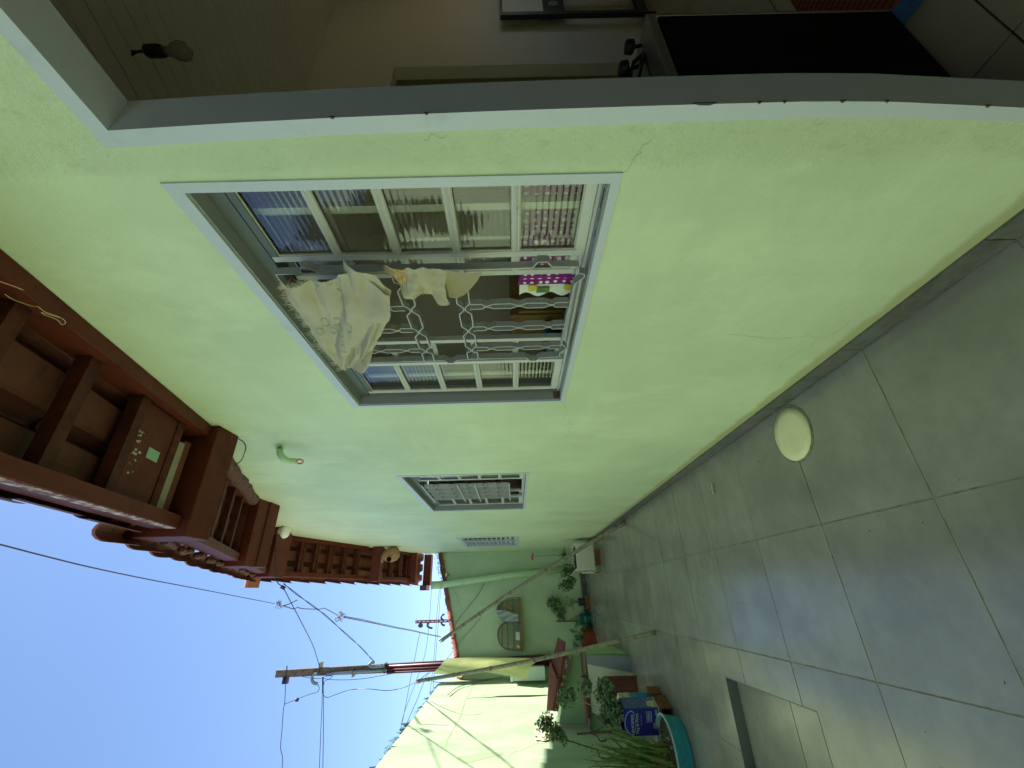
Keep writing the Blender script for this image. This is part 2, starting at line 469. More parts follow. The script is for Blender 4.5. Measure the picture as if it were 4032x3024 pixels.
def worigin(o):
    v = Vector((0, 0, 0))
    while o:
        v += o.location
        o = o.parent
    return v
def link(o, parent=None):
    COL.objects.link(o)
    if parent:
        o.parent = parent
    return o
def part(name, mb, m, parent, smooth=False, label=None, bevel=0.0, stuff=False):
    me = mb.mesh(name, worigin(parent), smooth)
    me.materials.append(m)
    o = link(bpy.data.objects.new(name, me), parent)
    if label:
        o['label'] = label
    if stuff:
        o['kind'] = 'stuff'
    if bevel:
        b = o.modifiers.new('bevel', 'BEVEL')
        b.width = bevel
        b.segments = 2
        b.limit_method = 'ANGLE'
    return o
def inst(name, me, parent, loc, rot=(0, 0, 0), scale=(1, 1, 1)):
    o = link(bpy.data.objects.new(name, me), parent)
    o.location = Vector(loc) - worigin(parent)
    o.rotation_euler = rot
    o.scale = scale
    return o
def thing(name, label, cat, loc, group=None):
    o = link(bpy.data.objects.new(name, None))
    o.empty_display_size = 0.1
    o.location = loc
    o['label'] = label
    o['category'] = cat
    if group:
        o['group'] = group
    return o
def solo(name, mb, m, label=None, cat=None, group=None, smooth=False, kind=None, bevel=0.0):
    xs = [v.x for v in mb.v]; ys = [v.y for v in mb.v]; zs = [v.z for v in mb.v]
    off = Vector(((min(xs) + max(xs)) / 2, (min(ys) + max(ys)) / 2, min(zs)))
    me = mb.mesh(name, off, smooth)
    me.materials.append(m)
    o = link(bpy.data.objects.new(name, me))
    o.location = off
    if label:
        o['label'] = label
    if cat:
        o['category'] = cat
    if group:
        o['group'] = group
    if kind:
        o['kind'] = kind
    if bevel:
        b = o.modifiers.new('bevel', 'BEVEL')
        b.width = bevel
        b.segments = 2
        b.limit_method = 'ANGLE'
    return o
def spline(pts, n=8):
    pts = [Vector(p) for p in pts]
    out = []
    for i in range(len(pts) - 1):
        p0 = pts[max(i - 1, 0)]; p1 = pts[i]; p2 = pts[i + 1]; p3 = pts[min(i + 2, len(pts) - 1)]
        for j in range(n):
            t = j / n
            out.append(0.5 * ((2 * p1) + (p2 - p0) * t + (2 * p0 - 5 * p1 + 4 * p2 - p3) * t * t + (3 * p1 - p0 - 3 * p2 + p3) * t ** 3))
    out.append(pts[-1])
    return out
def coons(bot, top, left, right):
    # four boundary polylines -> surface function; bot/top run along u, left/right along v
    def at(pl, t):
        pl = [Vector(p) for p in pl]
        L = [0]
        for a, b in zip(pl, pl[1:]):
            L.append(L[-1] + (b - a).length)
        d = t * L[-1]
        for i in range(len(pl) - 1):
            if d <= L[i + 1] + 1e-9:
                f = (d - L[i]) / max(1e-9, L[i + 1] - L[i])
                return pl[i].lerp(pl[i + 1], min(1, max(0, f)))
        return pl[-1]
    c00, c10, c01, c11 = at(bot, 0), at(bot, 1), at(top, 0), at(top, 1)
    def fn(u, v):
        return (at(bot, u) * (1 - v) + at(top, u) * v + at(left, v) * (1 - u) + at(right, v) * u
                - (c00 * (1 - u) * (1 - v) + c10 * u * (1 - v) + c01 * (1 - u) * v + c11 * u * v))
    return fn
def rect_minus(r, h):
    x0, x1, y0, y1 = r
    a0, a1, b0, b1 = h
    if a0 >= x1 or a1 <= x0 or b0 >= y1 or b1 <= y0:
        return [r]
    out = []
    if b0 > y0: out.append((x0, x1, y0, b0))
    if b1 < y1: out.append((x0, x1, b1, y1))
    c0, c1 = max(y0, b0), min(y1, b1)
    if a0 > x0: out.append((x0, a0, c0, c1))
    if a1 < x1: out.append((a1, x1, c0, c1))
    return out
def text(body, size, o, xd, yd, m, parent, name='lettering'):
    cu = bpy.data.curves.new(name, 'FONT')
    cu.body = body
    cu.size = size
    cu.extrude = 0.0
    tmp = bpy.data.objects.new(name, cu)
    COL.objects.link(tmp)
    me = bpy.data.meshes.new_from_object(tmp.evaluated_get(bpy.context.evaluated_depsgraph_get()))
    bpy.data.objects.remove(tmp)
    o, xd, yd = Vector(o), Vector(xd).normalized(), Vector(yd).normalized()
    off = worigin(parent)
    for v in me.vertices:
        v.co = o + xd * v.co.x + yd * v.co.y - off
    me.materials.clear()
    me.materials.append(m)
    return link(bpy.data.objects.new(name, me), parent)

W = 0.877          # street-side face of the house wall
def lx(y):         # face of the boundary wall opposite
    return -1.65 + (y - 4.5) * 0.0733
def by(x):         # face of the back wall
    return 9.55 + (x - W) * 0.1975

# ================================================================== SETTING
g = MB().add([(-300, -300, -0.30), (300, -300, -0.30), (300, 300, -0.30), (-300, 300, -0.30)], [(0, 1, 2, 3)])
solo('ground', g, m_earth, kind='structure')

HATCH = (-1.06, -0.532, 2.525, 3.512)
LIDC = Vector((0.712, 2.03, 0))
XJ = [0.866, 0.268, -0.342, -0.935, -1.528, -2.12, -2.71]
YJ = [2.637 + 0.589 * k for k in range(-14, 13)]
fl = MB()
for r in rect_minus((-3.0, 0.872, -5.6, 9.75), HATCH):
    fl.box(r[0], r[1], r[2], r[3], -0.2, -0.0018)
floor = solo('floor', fl, m_grout, kind='structure')
full = MB().box(0, 1, 0, 1, -0.011, 0).mesh('floor_tile')
full.materials.append(m_pave)
gp = 0.0032
for xi in range(len(XJ) - 1):
    for yi in range(len(YJ) - 1):
        r = (XJ[xi + 1] + gp, XJ[xi] - gp, YJ[yi] + gp, YJ[yi + 1] - gp)
        rr = rect_minus(r, HATCH)
        dz = random.uniform(-0.0012, 0.0012)
        if len(rr) == 1 and rr[0] == r:
            inst('floor_tile', full, floor, (r[0], r[2], dz), scale=(r[1] - r[0], r[3] - r[2], 1))
        elif rr:
            b = MB()
            for q in rr:
                b.box(q[0], q[1], q[2], q[3], -0.011, dz)
            part('floor_tile', b, m_pave, floor)

# ================================================================== HOUSE
house = thing('house', 'green rendered house with brown timber eaves, barred windows and open doorway', 'house', (W, 4.5, 0))
RL = [(-5.6, 1.62), (-0.5, 2.56), (0.82, 2.824), (2.3, 3.135), (2.93, 3.463), (6.1, 4.745), (8.2, 3.985), (10.1, 3.30)]
def roofline(y):
    for (a, za), (b, zb) in zip(RL, RL[1:]):
        if a <= y <= b:
            return za + (zb - za) * (y - a) / (b - a)
    return RL[0][1] if y < RL[0][0] else RL[-1][1]
OPEN = [(-0.46, 0.522, -0.1, 2.272), (0.645, 1.908, 1.185, 2.24), (3.265, 4.785, 1.322, 2.365), (7.12, 8.59, 1.364, 2.395)]
ycuts = sorted(set([-5.6, 2.3, 2.93, 6.1, 8.2, 9.6] + [v for o in OPEN for v in o[:2]]))
wl = MB()
T = 0.10
def wq(y0, y1, a0, a1, b0, b1):
    wl.quad((W, y0, a0), (W, y1, a1), (W, y1, b1), (W, y0, b0))
    wl.quad((W + T, y0, a0), (W + T, y0, b0), (W + T, y1, b1), (W + T, y1, a1))
for y0, y1 in zip(ycuts, ycuts[1:]):
    t0, t1 = roofline(y0) + 0.16, roofline(y1) + 0.16
    op = [o for o in OPEN if o[0] <= y0 + 1e-6 and o[1] >= y1 - 1e-6]
    if not op:
        wq(y0, y1, -0.1, -0.1, t0, t1)
    else:
        o = op[0]
        if o[2] > 0:
            wq(y0, y1, -0.1, -0.1, o[2], o[2])
        wq(y0, y1, o[3], o[3], t0, t1)
for o in OPEN:
    for ye in o[:2]:
        wl.quad((W, ye, o[2]), (W + T, ye, o[2]), (W + T, ye, o[3]), (W, ye, o[3]))
    for ze in o[2:]:
        wl.quad((W, o[0], ze), (W, o[1], ze), (W + T, o[1], ze), (W + T, o[0], ze))
wall = part('wall', wl, m_house, house)
# rest of the house shell (seen only as darkness through doorway and windows)
sh = MB()
sh.box(W, 6.0, -5.75, -5.6, -0.1, 2.2).box(W, 6.0, 9.6, 9.75, -0.1, 3.4).box(6.0, 6.15, -5.75, 0.2, -0.1, 4.9).box(6.0, 6.15, 1.1, 9.75, -0.1, 4.9).box(6.0, 6.15, 0.2, 1.1, -0.1, 1.05).box(6.0, 6.15, 0.2, 1.1, 2.0, 4.9)
part('rear_wall', sh, m_kwall, house)

part('added_shade_roof', MB().box(-2.5, W - .01, -5.5, -0.75, 2.30, 2.42).box(-2.5, W - .01, -5.6, -5.5, -0.2, 2.42), m_wood, house)  # unseen roof and end wall, added behind the camera to darken the doorway

# skirting tiles along the foot of the wall
sk = MB().box(0, 0.009, 0, 1, 0, 0.086).mesh('skirting_tile')
sk.materials.append(m_skirt)
for a, b in zip(YJ, YJ[1:]):
    if b < -0.5 or a > 9.5:
        if a > 9.5 or b < -5.5:
            continue
    a2 = max(a, 0.53) if b > 0.53 and a < 0.53 else a
    if b < 0.6 and a > -0.9 and a2 == a:
        continue
    inst('skirting_tile', sk, house, (W - 0.0095, a2 + 0.002, 0.0), scale=(1, min(b, 9.5) - a2 - 0.004, 1))

# cracks in the render
def crack(pts, w=0.0012):
    b = MB()
    pts = [Vector(p) for p in pts]
    q = []
    for a, c in zip(pts, pts[1:]):
        for j in range(4):
            t = j / 4
            q.append(a.lerp(c, t) + Vector((0, random.uniform(-.006, .006), random.uniform(-.006, .006))))
    q.append(pts[-1])
    for i in range(len(q) - 1):
        d = (q[i + 1] - q[i]).normalized()
        s = Vector((0, -d.z, d.y)) * w * random.uniform(0.4, 1.2) / 2
        x = Vector((-0.0008, 0, 0))
        b.quad(q[i] - s + x, q[i + 1] - s + x, q[i + 1] + s + x, q[i] + s + x)
    part('crack', b, m_crack, house)
crack([(0.877, 1.8835, 1.1876), (0.877, 2.0526, 1.1453), (0.877, 2.1388, 1.1572), (0.877, 2.2357, 1.1024), (0.877, 2.5458, 1.1001), (0.877, 2.5972, 1.0285), (0.877, 2.577, 0.6979), (0.877, 2.6118, 0.5259)])
crack([(0.877, 2.5458, 1.1001), (0.877, 2.4815, 1.1706), (0.877, 2.4516, 1.3762), (0.877, 2.4997, 1.5031), (0.877, 2.4973, 1.6109)])
crack([(0.877, 0.6371, 1.1713), (0.877, 0.6179, 1.1579), (0.877, 0.5812, 1.143), (0.877, 0.5606, 1.1284)], 0.0012)
crack([(0.877, 2.0737, 2.1378), (0.877, 2.0551, 2.091), (0.877, 2.0631, 2.0347)], 0.0012)
crack([(0.877, 2.2516, 1.9278), (0.877, 2.3412, 1.9352), (0.877, 2.3599, 1.8639), (0.877, 2.4103, 1.7386), (0.877, 2.4967, 1.7334)], 0.0016)
crack([(0.877, 1.3368, 0.61), (0.877, 1.3776, 0.4198), (0.877, 1.3621, 0.2763), (0.877, 1.3809, 0.2214), (0.877, 1.3604, 0.1923), (0.877, 1.2634, 0.1892)], 0.0012)
crack([(0.877, 1.3809, 0.2214), (0.877, 1.4436, 0.2247), (0.877, 1.5281, 0.264), (0.877, 1.5946, 0.2662), (0.877, 1.6388, 0.2271)], 0.0012)
crack([(0.877, 2.5838, 0.2647), (0.877, 2.799, 0.2708), (0.877, 3.1372, 0.2928), (0.877, 3.2003, 0.3)], 0.0015)
crack([(0.877, 0.5562, 1.6225), (0.877, 0.5431, 1.6002), (0.877, 0.5405, 1.57)], 0.0012)

# ---------------------------------------------------------------- door frame (pressed metal, bowed a little)
DI = [(2.262, 0.513), (2.0, 0.503), (1.78, 0.497), (1.466, 0.491), (1.09, 0.487), (0.84, 0.486), (0.68, 0.489), (0.37, 0.508), (0.0, 0.53)]
DO = [(2.30, 0.550), (2.0, 0.539), (1.79, 0.533), (1.40, 0.526), (1.07, 0.522), (0.87, 0.519), (0.74, 0.520), (0.55, 0.526), (0.0, 0.555)]
def lerp_tab(tab, z):
    for (a, va), (b, vb) in zip(tab, tab[1:]):
        if a >= z >= b:
            return va + (vb - va) * (a - z) / (a - b)
    return tab[0][1] if z > tab[0][0] else tab[-1][1]
df = MB()
zs = [2.262 - 2.262 * i / 24 for i in range(25)]
for a, b in zip(zs, zs[1:]):
    ia, ib = lerp_tab(DI, a), lerp_tab(DI, b)
    df.quad((W + .0985, ia, a), (W + .0985, ia + .045, a), (W + .0985, ib + .045, b), (W + .0985, ib, b))
PR = 0.006
for a, b in zip(zs, zs[1:]):
    ia, ib, oa, ob = lerp_tab(DI, a), lerp_tab(DI, b), lerp_tab(DO, a), lerp_tab(DO, b)
    if a == zs[0]:
        oa = lerp_tab(DO, 2.3)
    df.quad((W - PR, ia, a), (W - PR, ib, b), (W - PR, ob, b), (W - PR, oa, a if a != zs[0] else 2.30))
    df.quad((W - PR, oa, a if a != zs[0] else 2.30), (W - PR, ob, b), (W + .01, ob, b), (W + .01, oa, a if a != zs[0] else 2.30))
    df.quad((W - PR, ia, a), (W + 0.098, ia, a), (W + 0.098, ib, b), (W - PR, ib, b))
hz0, hz1 = 2.262, 2.30
df.quad((W - PR, 0.513, hz0), (W - PR, 0.550, hz1), (W - PR, -0.49, hz1), (W - PR, -0.45, hz0))
df.quad((W + .0985, 0.513, hz0), (W + .0985, -0.45, hz0), (W + .0985, -0.45, hz0 + .04), (W + .0985, 0.553, hz0 + .04))
df.quad((W - PR, 0.550, hz1), (W + .01, 0.550, hz1), (W + .01, -0.49, hz1), (W - PR, -0.49, hz1))
df.quad((W - PR, 0.513, hz0), (W - PR, -0.45, hz0), (W + 0.098, -0.45, hz0), (W + 0.098, 0.513, hz0))
df.box(W - PR, W + 0.098, -0.49, -0.45, 0, 2.262)
door_frame = part('door_frame', df, m_frame, house)
ch = MB()
for (y, z, l) in [(0.4885, 1.02, 0.05), (0.4975, 1.79, 0.012), (0.4915, 1.60, 0.01), (0.487, 0.93, 0.01), (0.487, 0.88, 0.008), (0.4865, 0.76, 0.012), (0.489, 0.67, 0.008), (0.5, 0.45, 0.012)]:
    yy = lerp_tab(DI, z)
    ch.prism([(W - PR - .001, yy - .002, z), (W - PR - .001, yy + .0025, z + l * .3), (W - PR - .001, yy + .0018, z + l * .7), (W - PR - .001, yy - .002, z + l)], (0.004, 0, 0))
part('paint_chip', ch, m_chip, door_frame, stuff=True)

# ---------------------------------------------------------------- windows
def flat_bar(b, pts, x0, depth, th=0.004):
    # flat steel bar on edge, following pts given in the (y,z) plane
    for (y0, z0), (y1, z1) in zip(pts, pts[1:]):
        d = Vector((0, y1 - y0, z1 - z0))
        if d.length < 1e-6:
            continue
        n = Vector((0, -d.z, d.y)).normalized() * th / 2
        o = Vector((x0, y0, z0)) - n
        b.obox(o, d, n * 2, (depth, 0, 0))
def chain_bar(b, p0, p1, nodes, x0, hw=0.018, depth=0.022):
    # pair of bent bars meeting at each node: a row of hexagons
    p0, p1 = Vector((0, *p0)), Vector((0, *p1))
    L = (p1 - p0).length
    t = (p1 - p0) / L
    n = Vector((0, -t.z, t.y))
    for sg in (1, -1):
        pts = []
        edges = [0.0 - nodes[0] * 0] + list(nodes) + [L]
        pts.append(p0 + n * sg * hw)
        for i, nd in enumerate(nodes):
            a = (nodes[i - 1] if i else 0.0)
            c = (nodes[i + 1] if i + 1 < len(nodes) else L)
            w1 = min(0.03, (nd - a) * 0.22)
            w2 = min(0.03, (c - nd) * 0.22)
            pts.append(p0 + t * (nd - w1) + n * sg * hw)
            pts.append(p0 + t * (nd - 0.008) + n * sg * 0.003)
            pts.append(p0 + t * (nd + 0.008) + n * sg * 0.003)
            pts.append(p0 + t * (nd + w2) + n * sg * hw)
        pts.append(p1 + n * sg * hw)
        flat_bar(b, [(q.y, q.z) for q in pts], x0, depth)
PANE_CACHE = {}
def pane_mesh(w, h):
    key = (round(w, 3), round(h, 3))
    if key not in PANE_CACHE:
        b = MB()
        nr = max(6, int(h / 0.0165))
        n = nr * 6
        def fn(u, v):
            z = u * h
            return Vector((0.0004 * math.cos(2 * math.pi * nr * u), v * w, z))
        b.grid(fn, n, 1)
        me = b.mesh('pane', smooth=True)
        me.materials.append(m_glass)
        PANE_CACHE[key] = me
    return PANE_CACHE[key]
def sash(win, x, y0, y1, z0, z1, rows=5, st=0.022, name='sash'):
    # a leaf: frame with `rows` fluted panes
    b = MB()
    d = 0.024
    b.box(x, x + d, y0, y0 + st, z0, z1).box(x, x + d, y1 - st, y1, z0, z1)
    b.box(x, x + d, y0 + st, y1 - st, z0, z0 + st * 1.4)
    part('top_rail', MB().box(x, x + d, y0 + st, y1 - st, z1 - st, z1), m_rail, win)
    s = part(name, b, m_frame2, win, bevel=0.002)
    zz = [z0 + st * 1.4 + (z1 - st - z0 - st * 1.4) * i / rows for i in range(rows + 1)]
    for z in zz[1:-1]:
        mu = MB()
        mu.box(x + 0.002, x + d - 0.002, y0 + st, y1 - st, z - 0.010, z + 0.010)
        mu.prism([(x - 0.003, y0 + st, z), (x + 0.002, y0 + st, z + 0.007), (x + 0.002, y0 + st, z - 0.007)], (0, y1 - y0 - 2 * st, 0))
        part('muntin', mu, m_frame2, win)
    pu = MB()
    for a, c in zip(zz, zz[1:]):
        lo, hi = a + (0.010 if a != zz[0] else 0), c - (0.010 if c != zz[-1] else 0)
        inst('pane', pane_mesh(y1 - y0 - 2 * st, hi - lo), win, (x + 0.012, y0 + st, lo))
        pu.box(x + 0.004, x + 0.0085, y0 + st, y1 - st, lo, lo + 0.004).box(x + 0.004, x + 0.0085, y0 + st, y1 - st, hi - 0.004, hi)
        pu.box(x + 0.0035, x + 0.0085, y0 + st, y0 + st + 0.005, lo, hi).box(x + 0.0035, x + 0.0085, y1 - st - 0.005, y1 - st, lo, hi)
    part('putty', pu, m_putty, win)
    return s
def window(y0, y1, z0, z1, label, fl=0.034, mid=(0.955, 1.582), slide=(1.035, 1.50)):
    b = MB()
    x0, x1 = W - 0.005, W + 0.135
    b.box(x0, W + 0.004, y0 - 0.008, y0 + fl * 0.55, z0 - 0.008, z1 + 0.008)
    b.box(x0, W + 0.004, y1 - fl * 0.4, y1 + 0.008, z0 - 0.008, z1 + 0.008)
    b.box(x0, W + 0.004, y0 + fl * 0.55, y1 - fl * 0.4, z1 - fl * 0.9, z1 + 0.008)
    b.box(x0, W + 0.004, y0 + fl * 0.55, y1 - fl * 0.4, z0 - 0.008, z0 + fl * 0.45)
    iy0, iy1, iz0, iz1 = y0 + fl * 0.55, y1 - fl * 0.4, z0 + fl * 0.45, z1 - fl * 0.9
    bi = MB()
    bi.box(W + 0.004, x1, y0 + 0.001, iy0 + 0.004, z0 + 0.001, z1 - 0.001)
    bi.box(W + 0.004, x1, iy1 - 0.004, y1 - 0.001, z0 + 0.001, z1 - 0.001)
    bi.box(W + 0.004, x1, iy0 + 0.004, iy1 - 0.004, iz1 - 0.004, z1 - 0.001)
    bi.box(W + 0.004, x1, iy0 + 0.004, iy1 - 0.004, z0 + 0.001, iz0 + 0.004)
    win = part('window', b, m_frame, house, label=label)
    part('frame_box', bi, m_frame_shade, win)
    # head and sill tracks
    t = MB()
    t.box(W + 0.05, W + 0.128, iy0 + 0.005, iy1 - 0.005, iz1 - 0.050, iz1 - 0.0045)
    part('head_track', t, m_rail, win)
    t = MB()
    t.box(W + 0.05, W + 0.128, iy0 + 0.005, iy1 - 0.005, iz0 + 0.0045, iz0 + 0.014)
    t.box(W + 0.0785, W + 0.0815, iy0 + 0.006, iy1 - 0.006, iz0 + 0.014, iz0 + 0.024)
    part('sill_track', t, m_frame2, win)
    zb, zt = iz0 + 0.015, iz1 - 0.052
    sash(win, W + 0.052, iy0 + 0.006, mid[0], zb, zt, name='fixed_sash')
    sash(win, W + 0.052, mid[1], iy1 - 0.022, zb, zt, name='fixed_sash')
    sash(win, W + 0.096, slide[0] - (mid[0] - iy0), slide[0], zb, zt, name='sliding_sash')
    sash(win, W + 0.096, slide[1], slide[1] + (iy1 - mid[1]), zb, zt, name='sliding_sash')
    return win, (iy0, iy1, iz0, iz1)

win1, inn = window(0.645, 1.912, 1.182, 2.243, 'large window nearest the doorway, cloths hung on its grille', slide=(1.085, 1.475))
# grille of window 1
gx = W + 0.004
yzs = lambda L: [(p[1], p[2]) for p in L]
gr = MB()
TL, TR = [(0.887, 0.9562, 2.1482), (0.887, 1.4977, 2.1602)]
BL, BR = [(0.887, 0.9542, 1.2336), (0.887, 1.4773, 1.2434)]
left = yzs([(0.887, 0.9562, 2.1482), (0.887, 0.9547, 2.0758), (0.887, 0.9297, 2.0597), (0.887, 0.9294, 2.0412), (0.887, 0.9498, 2.0223)]) + yzs([(0.887, 0.9545, 1.4904), (0.887, 0.9527, 1.3731), (0.887, 0.9294, 1.357), (0.887, 0.9303, 1.3293), (0.887, 0.9506, 1.3154), (0.887, 0.9542, 1.2336)])
right = yzs([(0.887, 1.4977, 2.1602), (0.887, 1.493, 2.0809), (0.887, 1.5137, 2.0661), (0.887, 1.5146, 2.0468), (0.887, 1.4898, 2.0239), (0.887, 1.4876, 1.7221), (0.887, 1.5097, 1.7081), (0.887, 1.5107, 1.6864), (0.887, 1.4902, 1.6686)]) + yzs([(0.887, 1.482, 1.6137), (0.887, 1.4815, 1.3815), (0.887, 1.507, 1.3614), (0.887, 1.5081, 1.3373), (0.887, 1.4844, 1.3212), (0.887, 1.4773, 1.2434)])
bott = yzs([(0.887, 0.9542, 1.2336), (0.887, 0.9798, 1.2318), (0.887, 0.9875, 1.2105), (0.887, 1.0014, 1.211), (0.887, 1.0317, 1.2363), (0.887, 1.0903, 1.2375), (0.887, 1.216, 1.2427), (0.887, 1.3791, 1.2433), (0.887, 1.4183, 1.2185), (0.887, 1.4488, 1.2427), (0.887, 1.4773, 1.2434)])
flat_bar(gr, left, gx, 0.026)
flat_bar(gr, right, gx, 0.026)
flat_bar(gr, bott, gx, 0.026)
flat_bar(gr, yzs([TL, TR]), gx, 0.026)
part('grille_border', gr, m_grille, win1)
ZH1, ZH2 = 1.785, 1.597
def node_s(p0, p1, ys):
    return [abs(y - p0) for y in ys]
for zh, nodes in ((1.783, None), (1.600, None)):
    b = MB()
    ya, yb = left[6][0] + 0.004, right[4][0] - 0.004
    L = yb - ya
    chain_bar(b, (ya, zh), (yb, zh), [L * k for k in (0.115, 0.36, 0.61, 0.865)], gx, hw=0.021)
    part('grille_band', b, m_grille, win1)
zbot = lambda y: 1.238
for yv in (1.135, 1.265, 1.405):
    for (za, zb_, nn) in ((1.602 - 0.022, 1.245, 3), (1.80, 1.625, 0), (2.12, 1.805, 3)):
        b = MB()
        L = za - zb_
        if nn == 0:
            continue
        chain_bar(b, (yv, za), (yv, zb_), [L * (k + 0.5) / nn for k in range(nn)], gx, hw=0.0125)
        part('grille_band', b, m_grille, win1)
# bare, rusting strip and corner of the sill
b = MB()
for (ya, yb, w) in ((0.70, 0.76, .010), (0.765, 0.80, .004), (0.83, 0.85, .006), (1.20, 1.42, .006)):
    b.box(W + 0.02, W + 0.02 + w, ya, yb, inn[2] + 0.004, inn[2] + 0.0048)
b.box(W + 0.006, W + 0.048, 1.868, 1.894, inn[2] + 0.0045, inn[2] + 0.0052)
b.box(W + 0.010, W + 0.046, 1.8935, 1.8943, inn[2] + 0.006, inn[2] + 0.035)
part('rust_patch', b, m_rust, win1)

win2, inn2 = window(3.265, 4.788, 1.322, 2.368, 'second window down the wall with plain straight bars', mid=(3.655, 4.39), slide=(3.74, 4.31))
b = MB()
for zz in (2.255, 1.94, 1.785, 1.48):
    b.box(W + 0.012, W + 0.018, 3.655, 4.39, zz - 0.006, zz + 0.006)
part('grille_border', b, m_grille, win2)
for yv in (3.78, 3.94, 4.10, 4.26):
    b = MB()
    chain_bar(b, (yv, 2.25), (yv, 1.485), [0.10, 0.25, 0.40, 0.55, 0.68], W + 0.02, hw=0.022, depth=0.03)
    part('grille_band', b, m_frame2, win2)

# third window: louvred vent with two columns of tilted panes
y0, y1, z0, z1 = 7.12, 8.595, 1.362, 2.398
b = MB()
b.box(W - 0.006, W + 0.06, y0, y0 + 0.10, z0, z1).box(W - 0.006, W + 0.06, y1 - 0.16, y1, z0, z1)
b.box(W - 0.006, W + 0.06, y0 + 0.10, y1 - 0.16, z1 - 0.07, z1).box(W - 0.006, W + 0.06, y0 + 0.10, y1 - 0.16, z0, z0 + 0.05)
b.box(W - 0.004, W + 0.05, 7.80, 7.845, z0 + 0.05, z1 - 0.07)
win3 = part('window', b, m_frame, house, label='narrow-looking louvred window farthest along the wall')
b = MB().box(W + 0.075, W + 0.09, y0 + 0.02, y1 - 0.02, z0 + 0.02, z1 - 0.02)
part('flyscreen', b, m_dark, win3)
sl = MB().obox((0, 0, 0), (0, 0.52, 0), (0.05, 0, 0.035), (-0.002, 0, 0.004)).mesh('louvre')
sl.materials.append(m_white)
n = 12
for i in range(n):
    z = z0 + 0.065 + (z1 - z0 - 0.155) * i / (n - 1)
    for (ya, sc) in ((y0 + 0.125, 1.05), (7.87, 1.02)):
        inst('louvre', sl, win3, (W + 0.004, ya, z - 0.012), scale=(1, sc, 1))

# ---------------------------------------------------------------- roof
roof = part('roof', MB().box(1.02, 6.3, 6.0, 6.2, 4.85, 4.95), m_wood, house)
def slope_pts(ya, yb):
    return ya, yb
def rafter(x0, x1, ya, yb, za, zb, h, m, name='rafter'):
    b = MB().prism([(x0, ya, za), (x0, yb, zb), (x0, yb, zb + h), (x0, ya, za + h)], (x1 - x0, 0, 0))
    return part(name, b, m, roof, bevel=0.003)
P1 = (2.118, 2.297, 3.05)
P2 = (3.93, 4.272, 3.802)
P3 = (5.72, 6.07, 4.552)
P4 = (8.05, 8.22, 3.852)
SEC = [(-2.6, 2.115, lambda y: 2.824 + 0.207 * (y - 0.82)),
       (2.30, 3.925, lambda y: 3.463 + 0.405 * (y - 2.93)),
       (4.275, 5.715, lambda y: 3.463 + 0.405 * (y - 2.93)),
       (6.30, 8.045, lambda y: 4.70 - 0.365 * (y - 6.37)),
       (8.225, 9.50, lambda y: 4.70 - 0.365 * (y - 6.37))]
for i, (ya, yb, fz) in enumerate(SEC):
    rafter(0.818, 0.876, ya, yb, fz(ya), fz(yb), 0.13, m_wood)
    rafter(0.338, 0.398, ya, yb, fz(ya), fz(yb), 0.13, m_wood)
    if i == 0:
        b = MB().prism([(0.3352, ya, fz(ya) + .012), (0.3352, yb - .01, fz(yb) + .002), (0.3352, yb - .01, fz(yb) + .045), (0.3352, ya, fz(ya) + .085)], (0.0026, 0, 0))
        part('worn_edge', b, m_weather, roof)
for nm, (ya, yb, zb), h in (('p1', P1, 0.34), ('p2', P2, 0.30), ('p3', P3, 0.30), ('p4', P4, 0.16)):
    b = MB()
    b.box(0.300, 0.876, ya + (0.0 if nm != 'p2' else 0.17), yb, zb, zb + h)
    part('purlin', b, m_wood, roof, bevel=0.004)
    if nm == 'p2':
        part('purlin', MB().box(0.296, 0.876, ya, ya + 0.165, zb + 0.012, zb + h - .02), m_wood, roof, bevel=0.004)
# header just past the ridge, end beam and the gap before it
part('purlin', MB().box(0.36, 0.876, 6.20, 6.298, 4.64, 4.86), m_wood, roof, bevel=0.003)
part('end_beam', MB().box(0.262, 0.876, 9.83, 10.03, 3.27, 3.43), m_wood, roof, bevel=0.003)
part('verge_board', MB().box(0.30, 0.876, 9.40, 9.52, 3.50, 3.66), m_wood, roof, bevel=0.003)
part('gutter_box', MB().box(0.165, 0.262, 9.62, 9.98, 3.30, 3.44), m_redpaint, roof, bevel=0.003)
# battens
bt = MB().box(0.399, 0.817, 0, 0.055, 0, 0.05).mesh('batten')
bt.materials.append(m_batten)
def battens(ys, fz, lift=0.03, s=1.0):
    for y in ys:
        sl_ = math.atan2(fz(y + .1) - fz(y), .1)
        inst('batten', bt, roof, (0, y, fz(y) + lift), rot=(sl_, 0, 0), scale=(1, s, 1))
battens([-2.3, -1.97, -1.64, -1.31, -0.98, -0.66, -0.33, 0.0, 0.32, 0.64, 0.965, 1.285, 1.605, 1.905], SEC[0][2], 0.045)
battens([2.60, 2.95, 3.25, 3.57, 3.86], SEC[1][2], 0.03)
battens([4.55, 4.87, 5.2, 5.52], SEC[1][2], 0.03)
battens([6.33, 6.62, 6.675, 6.90, 6.955, 7.19, 7.245, 7.50, 7.555, 7.80, 7.855], SEC[3][2], 0.03, 0.8)
battens([8.45, 8.74, 8.80, 9.03, 9.09, 9.27, 9.33], SEC[3][2], 0.03, 0.8)
